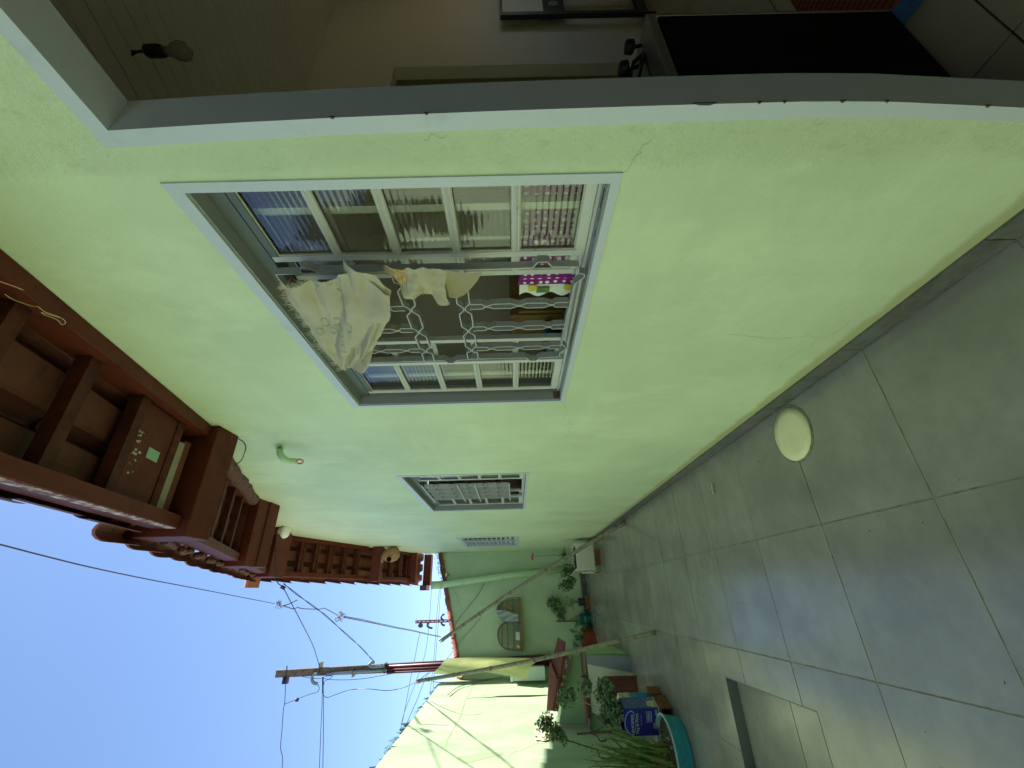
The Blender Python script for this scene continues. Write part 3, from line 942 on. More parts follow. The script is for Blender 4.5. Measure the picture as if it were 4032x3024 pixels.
# filler board with a sticker, pale board next to the first purlin
fz = SEC[0][2]
bb = part('filler_board', MB().prism([(0.41, 1.662, fz(1.662) + .05), (0.41, 1.90, fz(1.90) + .05), (0.41, 1.90, fz(1.90) + .062), (0.41, 1.662, fz(1.662) + .062)], (0.40, 0, 0)), m_wood, roof)
part('sticker', MB().quad((0.588, 1.765, fz(1.765) + .0485), (0.588, 1.85, fz(1.85) + .0485), (0.636, 1.85, fz(1.85) + .0485), (0.636, 1.765, fz(1.765) + .0485)), m_sticker, bb)
sp = MB()
for k in range(26):
    t = random.random()
    x, y = 0.69 - 0.20 * t + random.gauss(0, .008), 1.665 + 0.05 * t + random.gauss(0, .012)
    r = random.uniform(.001, .005)
    sp.quad((x - r, y - r, fz(y) + .0482), (x + r, y - r, fz(y) + .0482), (x + r, y + r * 1.6, fz(y) + .0482), (x - r, y + r * 1.6, fz(y) + .0482))
part('lime_splash', sp, m_lime, bb)
part('pale_strip', MB().box(0.405, 0.74, 1.985, 2.025, fz(2.0) + 0.06, fz(2.0) + 0.075), m_board, roof)
part('clay_edge', MB().box(0.405, 0.76, 2.03, 2.075, fz(2.0) + 0.07, fz(2.0) + 0.11), m_tile_r, roof)

# clay roof tiles: pan + roll, seen from below and along the verge
def roof_tile_mesh(w, l, roll=0.075, hh=0.055, th=0.012, m=None, taper_=False):
    # profile in x (towards the house is +x), length along +y, laid overlapping
    prof = [(0.0, 0.006)]
    for i in range(9):
        a = math.pi * i / 8
        prof.append((roll / 2 - roll / 2 * math.cos(a), 0.012 + hh * math.sin(a)))
    prof += [(roll + 0.012, 0.0), (w * 0.62, -0.004), (w - 0.012, 0.0), (w, 0.016)]
    b = MB()
    n = len(prof)
    vs = []
    for (y, dz) in ((0, 0.0), (l, 0.026)):
        k_ = 1.0 if y == 0 or not taper_ else 0.72
        sh_ = 0.0 if y == 0 or not taper_ else 0.03
        pq_ = [(x + sh_ * (1 - x / w), z * k_) for x, z in prof]
        vs += [(x, y, z + dz) for x, z in pq_] + [(x, y, z + dz + th) for x, z in pq_]
    fs = []
    for j in range(n - 1):
        fs.append((j, j + 1, 2 * n + j + 1, 2 * n + j))
        fs.append((n + j, 3 * n + j, 3 * n + j + 1, n + j + 1))
        fs.append((j, n + j, n + j + 1, j + 1))
        fs.append((2 * n + j, 2 * n + j + 1, 3 * n + j + 1, 3 * n + j))
    fs.append((0, 2 * n, 3 * n, n))
    fs.append((n - 1, 2 * n - 1, 4 * n - 1, 3 * n - 1))
    b.add(vs, fs)
    me = b.mesh('roof_tile')
    me.materials.append(m)
    return me
TW = 0.215
tm = roof_tile_mesh(TW + 0.01, 0.40, m=m_tile_r)
tv = roof_tile_mesh(TW + 0.01, 0.40, roll=0.10, hh=0.075, m=m_tile_p, taper_=True)
def tiles(ya, yb, fz, flip=False, lift=0.125, pitch=0.33, xv=0.25):
    y = ya
    while y < yb:
        sl_ = math.atan2(fz(y + .1) - fz(y), .1)
        for c in range(4):
            x = xv + TW * c
            me = tv if c == 0 and xv < 0.3 else tm
            jx, jz = random.uniform(-.006, .006), random.uniform(-.004, .004)
            if not flip:
                inst('roof_tile', me, roof, (x + jx, y, fz(y) + lift + jz), rot=(sl_ - 0.02, random.uniform(-.01, .01), random.uniform(-.012, .012)))
            else:
                inst('roof_tile', me, roof, (x + jx, y + 0.40, fz(y + 0.40) + lift + jz), rot=(-sl_ - 0.02, random.uniform(-.01, .01), math.pi + random.uniform(-.012, .012)), scale=(-1, 1, 1))
        y += pitch
tiles(-2.6, 1.75, SEC[0][2], lift=0.115, xv=0.318)
tiles(1.90, 5.95, lambda y: 3.463 + 0.405 * (y - 2.93), lift=0.135, xv=0.250)
tiles(6.0, 9.75, SEC[3][2], flip=True, lift=0.12, xv=0.255)
# printed maker's lines on the undersides of the near tiles
pm = MB()
for y in (-0.35, -0.02, 0.31, 0.64, 0.97, 1.30):
    for c in (0, 1, 2):
        x0 = 0.205 + TW * c + 0.135
        for j in range(4):
            zz = fz(y + .2) + 0.099
            yy = y + 0.235 + j * 0.011
            for q in range(5):
                if random.random() < .8:
                    pm.quad((x0 + q * .008, yy, fz(yy) + .0915), (x0 + q * .008 + .006, yy, fz(yy) + .0915), (x0 + q * .008 + .006, yy + .003, fz(yy) + .0915), (x0 + q * .008, yy + .003, fz(yy) + .0915))
# rest of the roof over the house: one sheet per slope
rs = MB()
for (ya, yb, za, zb) in ((-6.0, 2.05, 1.74, 3.22), (2.05, 6.05, 3.25, 4.87), (6.05, 10.0, 4.87, 3.50)):
    rs.prism([(0.99, ya, za), (0.99, yb, zb), (0.99, yb, zb + 0.05), (0.99, ya, za + 0.05)], (6.4, 0, 0))
part('roof_covering', rs, m_tile_r, roof)
rg = MB()
for k in range(3):
    x = 0.19 + k * 0.33
    prof = [(x, 6.06 + 0.13 * math.cos(a), 4.90 + 0.11 * math.sin(a)) for a in [math.pi * i / 8 for i in range(9)]]
    rg.prism(prof, (0.34, 0, 0))
part('ridge_tile', rg, m_tile_p, roof)

# mortar packed under the verge of the second slope, beside the wall plate
def lump(path, r, nm, m, seed=0):
    b = MB()
    pts = spline(path, 6)
    random.seed(seed)
    b.tube([p + Vector((random.uniform(-1, 1), random.uniform(-.3, .3), random.uniform(-1, 1))) * r * .12 for p in pts], [r * random.uniform(0.85, 1.12) for _ in pts], 10)
    return part(nm, b, m, roof, smooth=True)
f2 = SEC[1][2]
lump([(0.855, y, f2(y) + 0.0) for y in (2.4, 2.9, 3.4, 3.93)], 0.05, 'wall_mortar', m_mortar, 3)
for k in range(10):
    y = 2.42 + k * 0.33
    q_ = []
    for j in range(4):
        q_.append((0.318 + random.uniform(-.012, .012), y + j * .075, f2(y + j * .075) + 0.135 + random.uniform(-.012, .012)))
    lump(q_, 0.020, 'verge_mortar', m_mortar, 10 + k)
random.seed(11)

# ================================================================== INSIDE THE KITCHEN
kw = MB()
YK = 1.94
kw.box(W + T + .002, 3.28, YK, YK + 0.1, 0.0, 3.2).box(4.12, 6.0, YK, YK + 0.1, 0.0, 3.2).box(3.28, 4.12, YK, YK + 0.1, 2.39, 3.2)
kwall = solo('kitchen_wall', kw, m_kwall, kind='structure')
kp = MB().box(3.0, 4.4, YK + 0.30, YK + 0.40, 0, 3.2).box(4.4, 4.5, YK + 0.101, YK + 0.40, 0, 3.2).box(2.9, 3.0, YK + 0.101, YK + 0.40, 0, 3.2)
solo('passage_wall', kp, m_kwall2, kind='structure')
kf = solo('kitchen_floor', MB().box(0.876, 6.0, -5.5, 6.0, -0.1, -0.004), m_kgrout, kind='structure')
for i in range(11):
    for j in range(7):
        x, y = W + 0.06 + 0.45 * i, -0.75 + 0.45 * j
        if x > 5.5:
            continue
        inst('floor_tile', full.copy() if (i, j) == (0, 0) else kt_me, kf, (x + .003, y + .003, 0.002), scale=(0.444, 0.444, 1)) if (i, j) != (0, 0) else None
        if (i, j) == (0, 0):
            kt_me = MB().box(0, 1, 0, 1, -0.005, 0).mesh('floor_tile')
            kt_me.materials.append(m_ktile)
            inst('floor_tile', kt_me, kf, (x + .003, y + .003, 0.002), scale=(0.444, 0.444, 1))
cz = lambda y: 2.69 + 0.21 * y
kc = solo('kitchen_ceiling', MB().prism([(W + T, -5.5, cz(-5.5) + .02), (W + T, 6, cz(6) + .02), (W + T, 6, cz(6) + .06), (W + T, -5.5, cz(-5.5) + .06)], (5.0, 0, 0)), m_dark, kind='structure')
pk = MB()
ya, yb = -0.9, 1.94
pk.prism([(0, ya, cz(ya) - cz(0)), (0, yb, cz(yb) - cz(0)), (0, yb, cz(yb) - cz(0) + .01), (0, ya, cz(ya) - cz(0) + .01)], (0.093, 0, 0))
pk = pk.mesh('ceiling_plank')
pk.materials.append(m_plank)
for i in range(46):
    inst('ceiling_plank', pk, kc, (W + T + 0.01 + 0.1 * i, 0, cz(0)))

bt0 = Vector((1.8819, 0.8154, 2.8612))
bl = thing('light_bulb', 'unlit bulb hanging from the dark kitchen ceiling by a black socket', 'light bulb', bt0 - Vector((0, 0, .2)))
q1, q2, q3 = Vector((bt0.x, bt0.y, bt0.z - .055)), Vector((bt0.x + .005, bt0.y + .004, bt0.z - .125)), bt0.z
part('cord', MB().tube(spline([bt0, bt0 + Vector((.012, .006, -.02)), bt0 + Vector((-.008, -.004, -.04)), q1], 5), 0.005, 6).tube(spline([bt0 + Vector((-.01, .008, 0)), bt0 + Vector((-.002, 0, -.025)), q1], 5), 0.004, 6), m_black, bl)
part('socket', MB().lathe([(0.012, .005), (0.023, -.008), (0.024, -.05), (0.020, -.07)], q1, 14), m_black, bl, smooth=True)
part('globe', MB().lathe([(0.015, 0.0), (0.018, -.018), (0.029, -.04), (0.034, -.062), (0.030, -.082), (0.016, -.096), (0.002, -.099)], q2, 16), m_bulb, bl, smooth=True)

st = thing('stove', 'dark stove with black glass front just inside the doorway', 'stove', (1.5, 1.0, 0))
part('body', MB().box(1.16, 1.84, 0.735, 1.32, 0.04, 0.895), m_black, st)
part('oven_door', MB().box(1.165, 1.835, 0.722, 0.734, 0.05, 0.885), m_oven, st)
part('edge_trim', MB().box(1.8355, 1.852, 0.72, 1.32, 0.05, 0.93).box(1.15, 1.8355, 0.718, 1.33, 0.897, 0.93), m_steel, st, bevel=0.004)
part('foot', MB().box(1.79, 1.835, 0.74, 0.78, 0.0, 0.05), m_black, st)
part('foot', MB().box(1.17, 1.21, 0.74, 0.78, 0.0, 0.05), m_black, st)
for x, y in ((1.70, 1.0), (1.40, 0.98)):
    part('burner', MB().lathe([(0.05, 0), (0.055, .012), (0.03, .018)], (x, y, 0.931), 16), m_black, st, smooth=True)
    t = MB()
    for k in range(4):
        a = k * math.pi / 2 + .4
        t.tube([(x + .13 * math.cos(a), y + .13 * math.sin(a), 0.932), (x + .125 * math.cos(a), y + .125 * math.sin(a), 0.975), (x + .02 * math.cos(a), y + .02 * math.sin(a), 0.98)], 0.007, 6)
    part('trivet', t, m_black, st)
for q0, q1, q2 in (((1.805, 0.8, 0.9683), (1.8045, 0.8, 0.9569), (1.8142, 0.8, 0.9206)), ((1.6579, 0.8, 1.0115), (1.6574, 0.8, 0.9987), (1.6726, 0.8, 0.9521))):
    kn = MB().lathe([(0.020, .024), (0.024, .02), (0.025, -.004), (0.016, -.010)], q0, 16)
    kn.tube([q0, q1, q2], .007, 8)
    part('knob', kn, m_black, st, smooth=True)
tv_ = MB().tube(spline([(1.8594, 0.8, 0.9169), (1.8139, 0.8, 0.9149), (1.756, 0.8, 0.9324), (1.7146, 0.8, 0.9637), (1.674, 0.8, 0.9888), (1.5817, 0.8, 1.0068)], 4), .008, 6)
tv_.tube([(1.7559, 0.8, 0.9286), (1.5744, 0.8, 0.9847)], .009, 6).tube(spline([(1.7277, 0.8, 0.9372), (1.7161, 0.8, 0.913), (1.6711, 0.8, 0.9154), (1.5788, 0.8, 0.9337)], 4), .007, 6).tube([(1.7063, 0.8, 0.9315), (1.5786, 0.8, 0.9284)], .005, 6)
part('trivet', tv_, m_black, st)
rk = thing('kitchen_rack', 'black metal rack with pale panel against the kitchen wall', 'rack', (5.3, 1.88, 0))
pq = [(4.8485, 1.85, 1.4351), (4.8319, 1.85, 1.052), (4.804, 1.85, 1.0279), (4.7918, 1.85, 0.1269), (4.8047, 1.85, 1.4572), (4.8436, 1.85, 0.0748), (4.9757, 1.85, 0.9953)]
xr = pq[0][0]
part('pale_panel', MB().box(xr, xr + .75, 1.86, 1.88, pq[1][2], pq[0][2]), m_white, rk)
part('frame', MB().box(xr - .06, xr - .001, 1.85, 1.89, pq[5][2], pq[4][2]).box(xr - .001, xr + .75, 1.855, 1.885, pq[0][2] + .001, pq[4][2]).box(xr - .001, xr + .75, 1.855, 1.885, pq[1][2] - .20, pq[1][2] - .001).box(xr - .001, xr + .75, 1.855, 1.885, pq[5][2], pq[5][2] + .10).box(xr + .30, xr + .36, 1.856, 1.884, pq[5][2] + .101, pq[1][2] - .201), m_black, rk)
part('rear_foot', MB().box(xr - .05, xr - .01, 1.86, 1.89, 0.0, pq[5][2]), m_black, rk)
part('badge', MB().lathe([(0.05, 0), (0.05, .003)], (xr + .15, 1.850, pq[1][2] - .10), 16, axis=(0, 1, 0)), m_steel, rk)
rug_ = solo('rug', MB().grid(lambda u, v: Vector((1.75 + .75 * u + .1 * v, 0.42 + .55 * v, .012 + .004 * math.sin(9 * u))), 12, 8), m_rug, 'orange and dark woven rug on the beige kitchen floor', 'rug')
part('blue_border', MB().grid(lambda u, v: Vector((1.72 + .10 * u + .1 * v, 0.42 + .55 * v, .018 + .003 * math.sin(9 * v))), 2, 8), m_bluep, rug_)
# things behind the big window
cb = thing('cabinet', 'light brown cabinet seen through the open part of the large window', 'cabinet', (1.55, 1.75, 0))
part('carcass', MB().box(1.20, 2.1, 1.62, 1.93, 0.0, 1.44), m_cab, cb, bevel=0.004)
part('door', MB().box(1.21, 1.64, 1.60, 1.618, 0.03, 1.40), m_cab, cb, bevel=0.003)
part('door', MB().box(1.66, 2.09, 1.60, 1.618, 0.03, 1.40), m_cab, cb, bevel=0.003)
solo('bowl', MB().lathe([(0.04, 0), (0.075, .03), (0.095, .075), (0.09, .075), (0.07, .035), (0.03, .012)], (1.11, 1.72, 1.20), 18), m_bluep, 'blue bowl behind the lower corner of the large window', 'bowl', smooth=True)
solo('shelf', MB().box(1.03, 1.19, 1.55, 1.90, 1.18, 1.199), m_cab, 'narrow shelf under the blue bowl inside the window', 'shelf')
pc = thing('curtain', 'purple polka dot half curtain with a white and green hem inside the window', 'curtain', (1.045, 1.0, 1.15))
def curt(u, v):
    y = 0.66 + 0.56 * u
    return Vector((1.045 + 0.008 * math.sin(u * 26) + 0.004 * math.sin(u * 61), y, 1.10 + v * 0.315 - 0.01 * math.sin(u * 9)))
part('cloth', MB().grid(curt, 60, 6), m_dots, pc, smooth=True)
def hem(u, v):
    y = 1.22 + 0.055 * v + 0.012 * math.sin(u * 19) * v
    return Vector((1.046 + 0.004 * math.sin(v * 6), y, 1.12 + u * 0.285))
part('hem', MB().grid(hem, 30, 3), m_white, pc, smooth=True)
q = MB()
for zc in (1.15, 1.29):
    q.quad((1.0405, 1.232, zc), (1.0405, 1.262, zc), (1.0405, 1.262, zc + .05), (1.0405, 1.232, zc + .05))
part('green_patch', q, m_leaf, pc)
q = MB()
for zc in (1.22, 1.355):
    q.lathe([(0.018, 0), (0.018, 0.001)], (1.040, 1.235, zc), 12, axis=(1, 0, 0))
part('yellow_patch', q, m_yellow, pc)

# ================================================================== BOUNDARY WALL (left)
def ltop(y):
    return 2.966 - 0.0465 * (y - 5.7)
bw = thing('boundary_wall', 'tall sunlit pale green boundary wall topped with broken glass', 'wall', (lx(2), 2, 0))
yA, yB = -6.0, 9.2
b = MB()
b.prism([(lx(yA), yA, -.2), (lx(yB), yB, -.2), (lx(yB), yB, ltop(yB)), (lx(yA), yA, ltop(yA))], (-0.15, 0, 0))
part('wall', b, m_bound, bw)
shd = MB()
random.seed(5)
for k in range(420):
    y = random.uniform(1.2, 9.1)
    x = lx(y) - random.uniform(0.01, 0.12)
    h = random.choice((.03, .05, .07, .10)) * random.uniform(.7, 1.3)
    w = random.uniform(.015, .05)
    a = random.uniform(0, math.pi)
    d = Vector((math.cos(a), math.sin(a), 0)) * w
    base = Vector((x, y, ltop(y) - .006))
    tip = base + Vector((random.uniform(-.02, .02), random.uniform(-.05, .03), h))
    nn = d.cross(Vector((0, 0, 1))).normalized() * .004
    shd.add([base - d + nn, base + d + nn, tip + nn, base - d - nn, base + d - nn, tip - nn], [(0, 1, 2), (5, 4, 3), (0, 3, 4, 1), (1, 4, 5, 2), (2, 5, 3, 0)])
part('broken_glass', shd, m_shard, bw, stuff=True)
# stains and cracks on its face (thin skins of dirt)
def skin(pts, m, nm='stain', off=0.0012, parent=bw):
    pts = [Vector(p) + Vector((off, 0, 0)) for p in pts]
    part(nm, MB().add(pts, [tuple(range(len(pts)))]), m, parent)
skin([(-1.5513, 5.8454, 2.1418), (-1.5458, 5.9207, 2.1086), (-1.545, 5.9325, 1.989), (-1.5402, 5.9969, 1.8728), (-1.5404, 5.9949, 1.7237), (-1.5424, 5.9674, 1.618), (-1.5467, 5.9091, 1.6425), (-1.5495, 5.8701, 1.761), (-1.5535, 5.8153, 1.8594), (-1.5577, 5.758, 1.9553), (-1.5592, 5.7387, 2.0531)], m_stain)
def lcrack(pts, w=0.006):
    b = MB()
    q = []
    pts = [Vector(p) for p in pts]
    for a, c in zip(pts, pts[1:]):
        for j in range(4):
            q.append(a.lerp(c, j / 4) + Vector((0, random.uniform(-.012, .012), random.uniform(-.012, .012))))
    q.append(pts[-1])
    for i in range(len(q) - 1):
        d = (q[i + 1] - q[i]).normalized()
        s = Vector((0, -d.z, d.y)) * w * random.uniform(.4, 1.2) / 2
        e = Vector((0.0012, 0, 0))
        b.quad(q[i] - s + e, q[i + 1] - s + e, q[i + 1] + s + e, q[i] + s + e)
    part('crack', b, m_crack, bw)
lcrack([(-1.3277, 8.8947, 2.224), (-1.3657, 8.3762, 2.2285), (-1.4072, 7.8103, 2.2684), (-1.4384, 7.3852, 2.2432), (-1.4741, 6.8989, 2.2697), (-1.4974, 6.5815, 2.3068), (-1.5282, 6.1608, 2.3007)], 0.009)
lcrack([(-1.3676, 8.3509, 1.9686), (-1.395, 7.9779, 1.994), (-1.3972, 7.9473, 2.0892)], 0.006)
lcrack([(-1.5245, 6.2118, 1.1573), (-1.527, 6.1766, 1.2868), (-1.536, 6.0541, 1.3806), (-1.5414, 5.9811, 1.5222), (-1.5526, 5.8279, 1.5894)], 0.006)

# ================================================================== BACK WALL
def btop(x):
    return 2.955 + (x - 0.664) * 0.255
kwl = thing('back_wall', 'shaded green back wall with a sloping clay coping at the end of the yard', 'wall', (0, by(0), 0))
b = MB()
xa, xb = -1.5, 0.876
b.prism([(xa, by(xa), -.2), (xb, by(xb), -.2), (xb, by(xb), btop(xb)), (xa, by(xa), btop(xa))], (0, 0.15, 0))
part('wall', b, m_back, kwl)
tt = Vector((-0.981, -0.194, -0.25)).normalized()
cm = MB()
nu = 8
vs, fs = [], []
for (s_, r_) in ((0, 0.098), (0.27, 0.086), (0.275, 0.102), (0.345, 0.108)):
    for i in range(nu + 1):
        a = math.pi * i / nu
        vs.append((s_, math.cos(a) * r_ * 1.25, math.sin(a) * r_))
for i in range(3):
    for j in range(nu):
        fs.append((i * (nu + 1) + j, i * (nu + 1) + j + 1, (i + 1) * (nu + 1) + j + 1, (i + 1) * (nu + 1) + j))
n0 = len(vs)
vs += [(x, y * .88, z * .86 - .002) for x, y, z in vs]
fs += [tuple(n0 + k for k in reversed(f)) for f in list(fs)]
for i in (0, 3):
    for j in range(nu):
        a = i * (nu + 1) + j
        fs.append((a, a + 1, n0 + a + 1, n0 + a))
cme = MB().add(vs, fs).mesh('coping_tile', smooth=False)
cme.materials.append(m_cope)
p0 = Vector((0.87, by(0.87) + 0.075, btop(0.87) - 0.01))
rotm = Matrix((tt, Vector((0.194, -0.981, 0)), tt.cross(Vector((0.194, -0.981, 0))) * 1)).transposed()
zax = tt.cross(Vector((0.194, -0.981, 0))).normalized()
if zax.z < 0:
    zax = -zax
rotm = Matrix((tt, zax.cross(tt), zax)).transposed()
for k in range(8):
    o = inst('coping_tile', cme, kwl, p0 + tt * (0.318 * k))
    o.rotation_euler = rotm.to_euler()
gm = MB()
random.seed(9)
for k in range(150):
    s_ = random.uniform(0.35, 2.3)
    c = p0 + tt * s_ + Vector((random.uniform(-.05, .05), random.uniform(-.06, .06), .085))
    h = random.uniform(.02, .06)
    w = random.uniform(.008, .02)
    a = random.uniform(0, math.pi)
    d = Vector((math.cos(a), math.sin(a), 0)) * w
    gm.add([c - d, c + d, c + Vector((random.uniform(-.03, .03), 0, h)), c + Vector((0, .004, 0))], [(0, 1, 2), (1, 3, 2), (3, 0, 2)])
part('broken_glass', gm, m_shard, kwl, stuff=True)
vn = MB()
for k in range(60):
    c = Vector((random.uniform(0.30, 0.86), by(.6) - 0.04, 0))
    c.z = btop(c.x) + random.uniform(-.02, .12)
    vn.tube(spline([c, c + Vector((random.uniform(-.1, .1), random.uniform(-.05, .05), random.uniform(-.07, .07))), c + Vector((random.uniform(-.18, .18), random.uniform(-.05, .05), random.uniform(-.13, .08)))], 4), .0022, 4)
part('dry_vine', vn, m_bark, kwl, stuff=True)
for k in range(4):
    b = MB()
    xk = 0.86 - 0.6 * k
    p = Vector((xk, by(xk), 0)); e = Vector((max(xk - 0.594, -1.45), by(max(xk - .594, -1.45)), 0))
    b.obox(p + Vector((0.0, -0.0095, 0.0)), e - p, (0, 0.0085, 0), (0, 0, 0.10))
    part('skirting_tile', b, m_skirt, kwl)

# ================================================================== ROUND LID, HATCH, TWIG
ld_ = thing('drain_lid', 'round cream drain lid let into the grey floor tiles', 'drain lid', LIDC)
part('collar', MB().lathe([(0.148, -.01), (0.148, 0.0035), (0.139, 0.0045), (0.139, 0.001)], LIDC, 40), m_grout, ld_)
part('cover', MB().lathe([(0.137, 0.0), (0.137, 0.006), (0.10, 0.0085), (0.02, 0.0095), (0.008, 0.0075), (0.001, 0.0075)], LIDC, 40), m_lid, ld_, smooth=True)
hx0, hx1, hy0, hy1 = HATCH
hc = thing('inspection_hatch', 'sunken rectangular inspection cover with a dark rim in the floor', 'hatch', ((hx0 + hx1) / 2, (hy0 + hy1) / 2, -0.07))
e = 0.004
part('rim', MB().box(hx0 + .001, hx0 + e, hy0 + .001, hy1 - .001, -.085, .001).box(hx1 - e, hx1 - .001, hy0 + .001, hy1 - .001, -.085, .001).box(hx0 + e, hx1 - e, hy1 - e, hy1 - .001, -.085, .001).box(hx0 + e, hx1 - e, hy0 + .001, hy0 + e, -.085, .001), m_rail, hc)
def lid_z(y):
    return -0.006 - 0.062 * (y - hy0) / (hy1 - hy0)
for (a, c) in ((hy0 + .006, 2.795), (2.802, hy1 - .006)):
    part('cover_tile', MB().prism([(hx0 + .006, a, lid_z(a)), (hx0 + .006, c, lid_z(c)), (hx0 + .006, c, lid_z(c) - .02), (hx0 + .006, a, lid_z(a) - .02)], (hx1 - hx0 - .012, 0, 0)), m_pave, hc)
solo('twig', MB().tube([(0.695, 3.006, .008), (0.66, 3.009, .011), (0.624, 3.02, .008)], [.006, .0075, .006], 7), m_cream, 'short pale piece of cane lying on the grey tiles', 'twig')
ltr = MB()
random.seed(21)
for k in range(70):
    x, y = random.uniform(-.6, .85), random.uniform(1.2, 8.5)
    a = random.uniform(0, 3.1); l = random.uniform(.002, .0075)
    d = Vector((math.cos(a), math.sin(a), 0)) * l
    s_ = Vector((-d.y, d.x, 0)) * .25
    c = Vector((x, y, .004))
    ltr.add([c - d, c + s_, c + d, c - s_, c + Vector((0, 0, .003))], [(0, 1, 4), (1, 2, 4), (2, 3, 4), (3, 0, 4)])
o = solo('leaf_litter', ltr, m_bark, kind='stuff')
o['label'] = 'tiny crumbs and leaf bits scattered over the floor tiles'

# ================================================================== LAUNDRY ON THE GRILLE
def wx(L, dx=0.0):
    return [Vector((p[0] + dx, p[1], p[2])) for p in L]
top_ = wx([(0.847, 0.9302, 2.0999), (0.847, 0.9824, 2.1115), (0.847, 1.1033, 2.1174), (0.847, 1.2636, 2.1293), (0.847, 1.3577, 2.1207), (0.847, 1.4374, 2.1164)])
bot_ = wx([(0.812, 0.9084, 1.7795), (0.812, 0.9687, 1.7918), (0.812, 1.0573, 1.8321), (0.812, 1.182, 1.8946), (0.812, 1.3004, 1.9635)])
lef_ = wx([(0.832, 0.9138, 2.0883), (0.832, 0.8962, 2.0417), (0.832, 0.8896, 1.9892), (0.832, 0.8946, 1.9271), (0.832, 0.8717, 1.9112), (0.832, 0.87, 1.8776), (0.832, 0.8795, 1.8607), (0.832, 0.9017, 1.8181), (0.832, 0.9308, 1.7876)])
rig_ = wx([(0.832, 1.4119, 2.1046), (0.832, 1.3979, 2.0611), (0.832, 1.3755, 2.0334), (0.832, 1.3688, 2.0113), (0.832, 1.3325, 1.9761)])
cf = coons(top_, bot_, lef_, rig_)
def clothf(u, v):
    p = cf(u, v)
    # folds fan out from the right-hand peg
    a = math.atan2(v, 1.08 - u)
    f = 0.020 * math.sin(a * 9 + 0.6) * min(1, 3 * v) * min(1, 6 * (1 - v) + .35) + 0.010 * math.sin(u * 17 + v * 5) * v
    f += 0.016 * math.exp(-((a - 0.62) / 0.10) ** 2) * min(1, 2.2 * v)
    f += 0.018 * math.exp(-((u - 0.05) / .2) ** 2) * math.sin(v * 14)
    f += 0.007 * mnoise.noise(Vector((u * 5, v * 5, 1.3))) + 0.004 * mnoise.noise(Vector((u * 13, v * 13, 4.1))) + 0.002 * mnoise.noise(Vector((u * 30, v * 22, 2.2)))
    return p + Vector((-0.02 - abs(f + .008) * 1.0 - 0.02 * v, 0.012 * math.sin(a * 9) * v, 0))
ct = thing('tea_towel', 'worn cream fruit-print towel pegged along the top of the window grille', 'towel', (0.85, 1.25, 1.65))
part('cloth', MB().grid(clothf, 90, 90), m_cloth, ct, smooth=True)
fg = MB()
random.seed(4)
for k in range(260):
    u = random.random()
    p = clothf(u, 0.0)
    e_ = p + Vector((random.uniform(-.01, .006), random.uniform(-.012, .012), random.uniform(.004, .022)))
    s_ = Vector((0, .0009, 0))
    fg.quad(p - s_, p + s_, e_ + s_ * .4, e_ - s_ * .4)
for k in range(160):
    v = random.random() * .35
    p = clothf(0.0, v)
    e_ = p + Vector((random.uniform(-.01, .006), random.uniform(-.018, .0), random.uniform(-.006, .012)))
    s_ = Vector((0, 0, .0009))
    fg.quad(p - s_, p + s_, e_ + s_ * .4, e_ - s_ * .4)
part('fringe', fg, m_cloth, ct, stuff=True)
def ring_print(u0, v0, r):
    # hand-drawn fruit outline lying on the cloth
    b = MB()
    n_ = 16
    for i in range(n_):
        a0, a1 = 2 * math.pi * i / n_, 2 * math.pi * (i + 1) / n_
        if i in (3, 11):
            continue
        q = []
        for a, rr in ((a0, r), (a1, r), (a1, r * .86), (a0, r * .86)):
            k_ = 1 + .12 * math.sin(3 * a + u0 * 9)
            q.append(clothf(u0 + rr * k_ * math.cos(a), v0 + rr * k_ * math.sin(a) * .9) + Vector((-.0016, 0, 0)))
        b.quad(*q)
    return b
m_ink = mat('faded_ink', lin(128, 148, 146), 0.9, 0.25, 60)
cam_at = Vector((0, 0, 1.45))
samples = [((i / 60, j / 60), (clothf(i / 60, j / 60) - cam_at).normalized()) for i in range(61) for j in range(61)]
def cloth_uv(p):
    d = (Vector(p) - cam_at).normalized()
    return max(samples, key=lambda q: q[1].dot(d))[0]
for p, r in zip([(0.827, 1.1299, 2.06), (0.827, 1.12, 2.0184), (0.827, 1.1795, 2.027), (0.827, 1.1565, 1.9922), (0.827, 1.1724, 2.0491), (0.827, 0.9441, 1.942), (0.827, 0.9073, 1.9899), (0.827, 1.1827, 2.0992), (0.827, 1.2913, 2.0613), (0.827, 0.9297, 1.9695)], (.05, .045, .05, .055, .04, .055, .04, .045, .04, .03)):
    u0, v0 = cloth_uv(p)
    part('fruit_print', ring_print(u0, v0, r), m_ink, ct)
fe = wx([(0.792, 0.8317, 1.8897), (0.792, 0.867, 1.9015), (0.792, 0.9265, 1.9133), (0.792, 1.0066, 1.9285), (0.792, 1.0913, 1.9469), (0.792, 1.1866, 1.9728), (0.792, 1.3019, 2.0066)])
fo_ = wx([(0.802, 0.9475, 1.7888), (0.802, 1.0239, 1.8186), (0.802, 1.109, 1.8603), (0.802, 1.192, 1.9035), (0.802, 1.2844, 1.9571)])
fl_ = wx([(0.792, 0.8317, 1.8897), (0.792, 0.8281, 1.8597), (0.792, 0.8411, 1.8422), (0.792, 0.8702, 1.8095), (0.792, 0.9357, 1.7845)])
fr_ = wx([(0.802, 1.3183, 2.0137), (0.802, 1.3121, 1.9887), (0.802, 1.2844, 1.9571)])
fF = coons(fe, fo_, fl_, fr_)
def foldf(u, v):
    p = fF(u, v)
    a = math.atan2(v, 1.12 - u)
    return p + Vector((-.020 * math.sin(a * 7 + 1.2) * math.sin(math.pi * min(1, v + .05)) - .022 * math.sin(math.pi * v) + .028 * (1 - v) ** 6 - .005 * mnoise.noise(Vector((u * 6, v * 6, 8))), 0, 0))
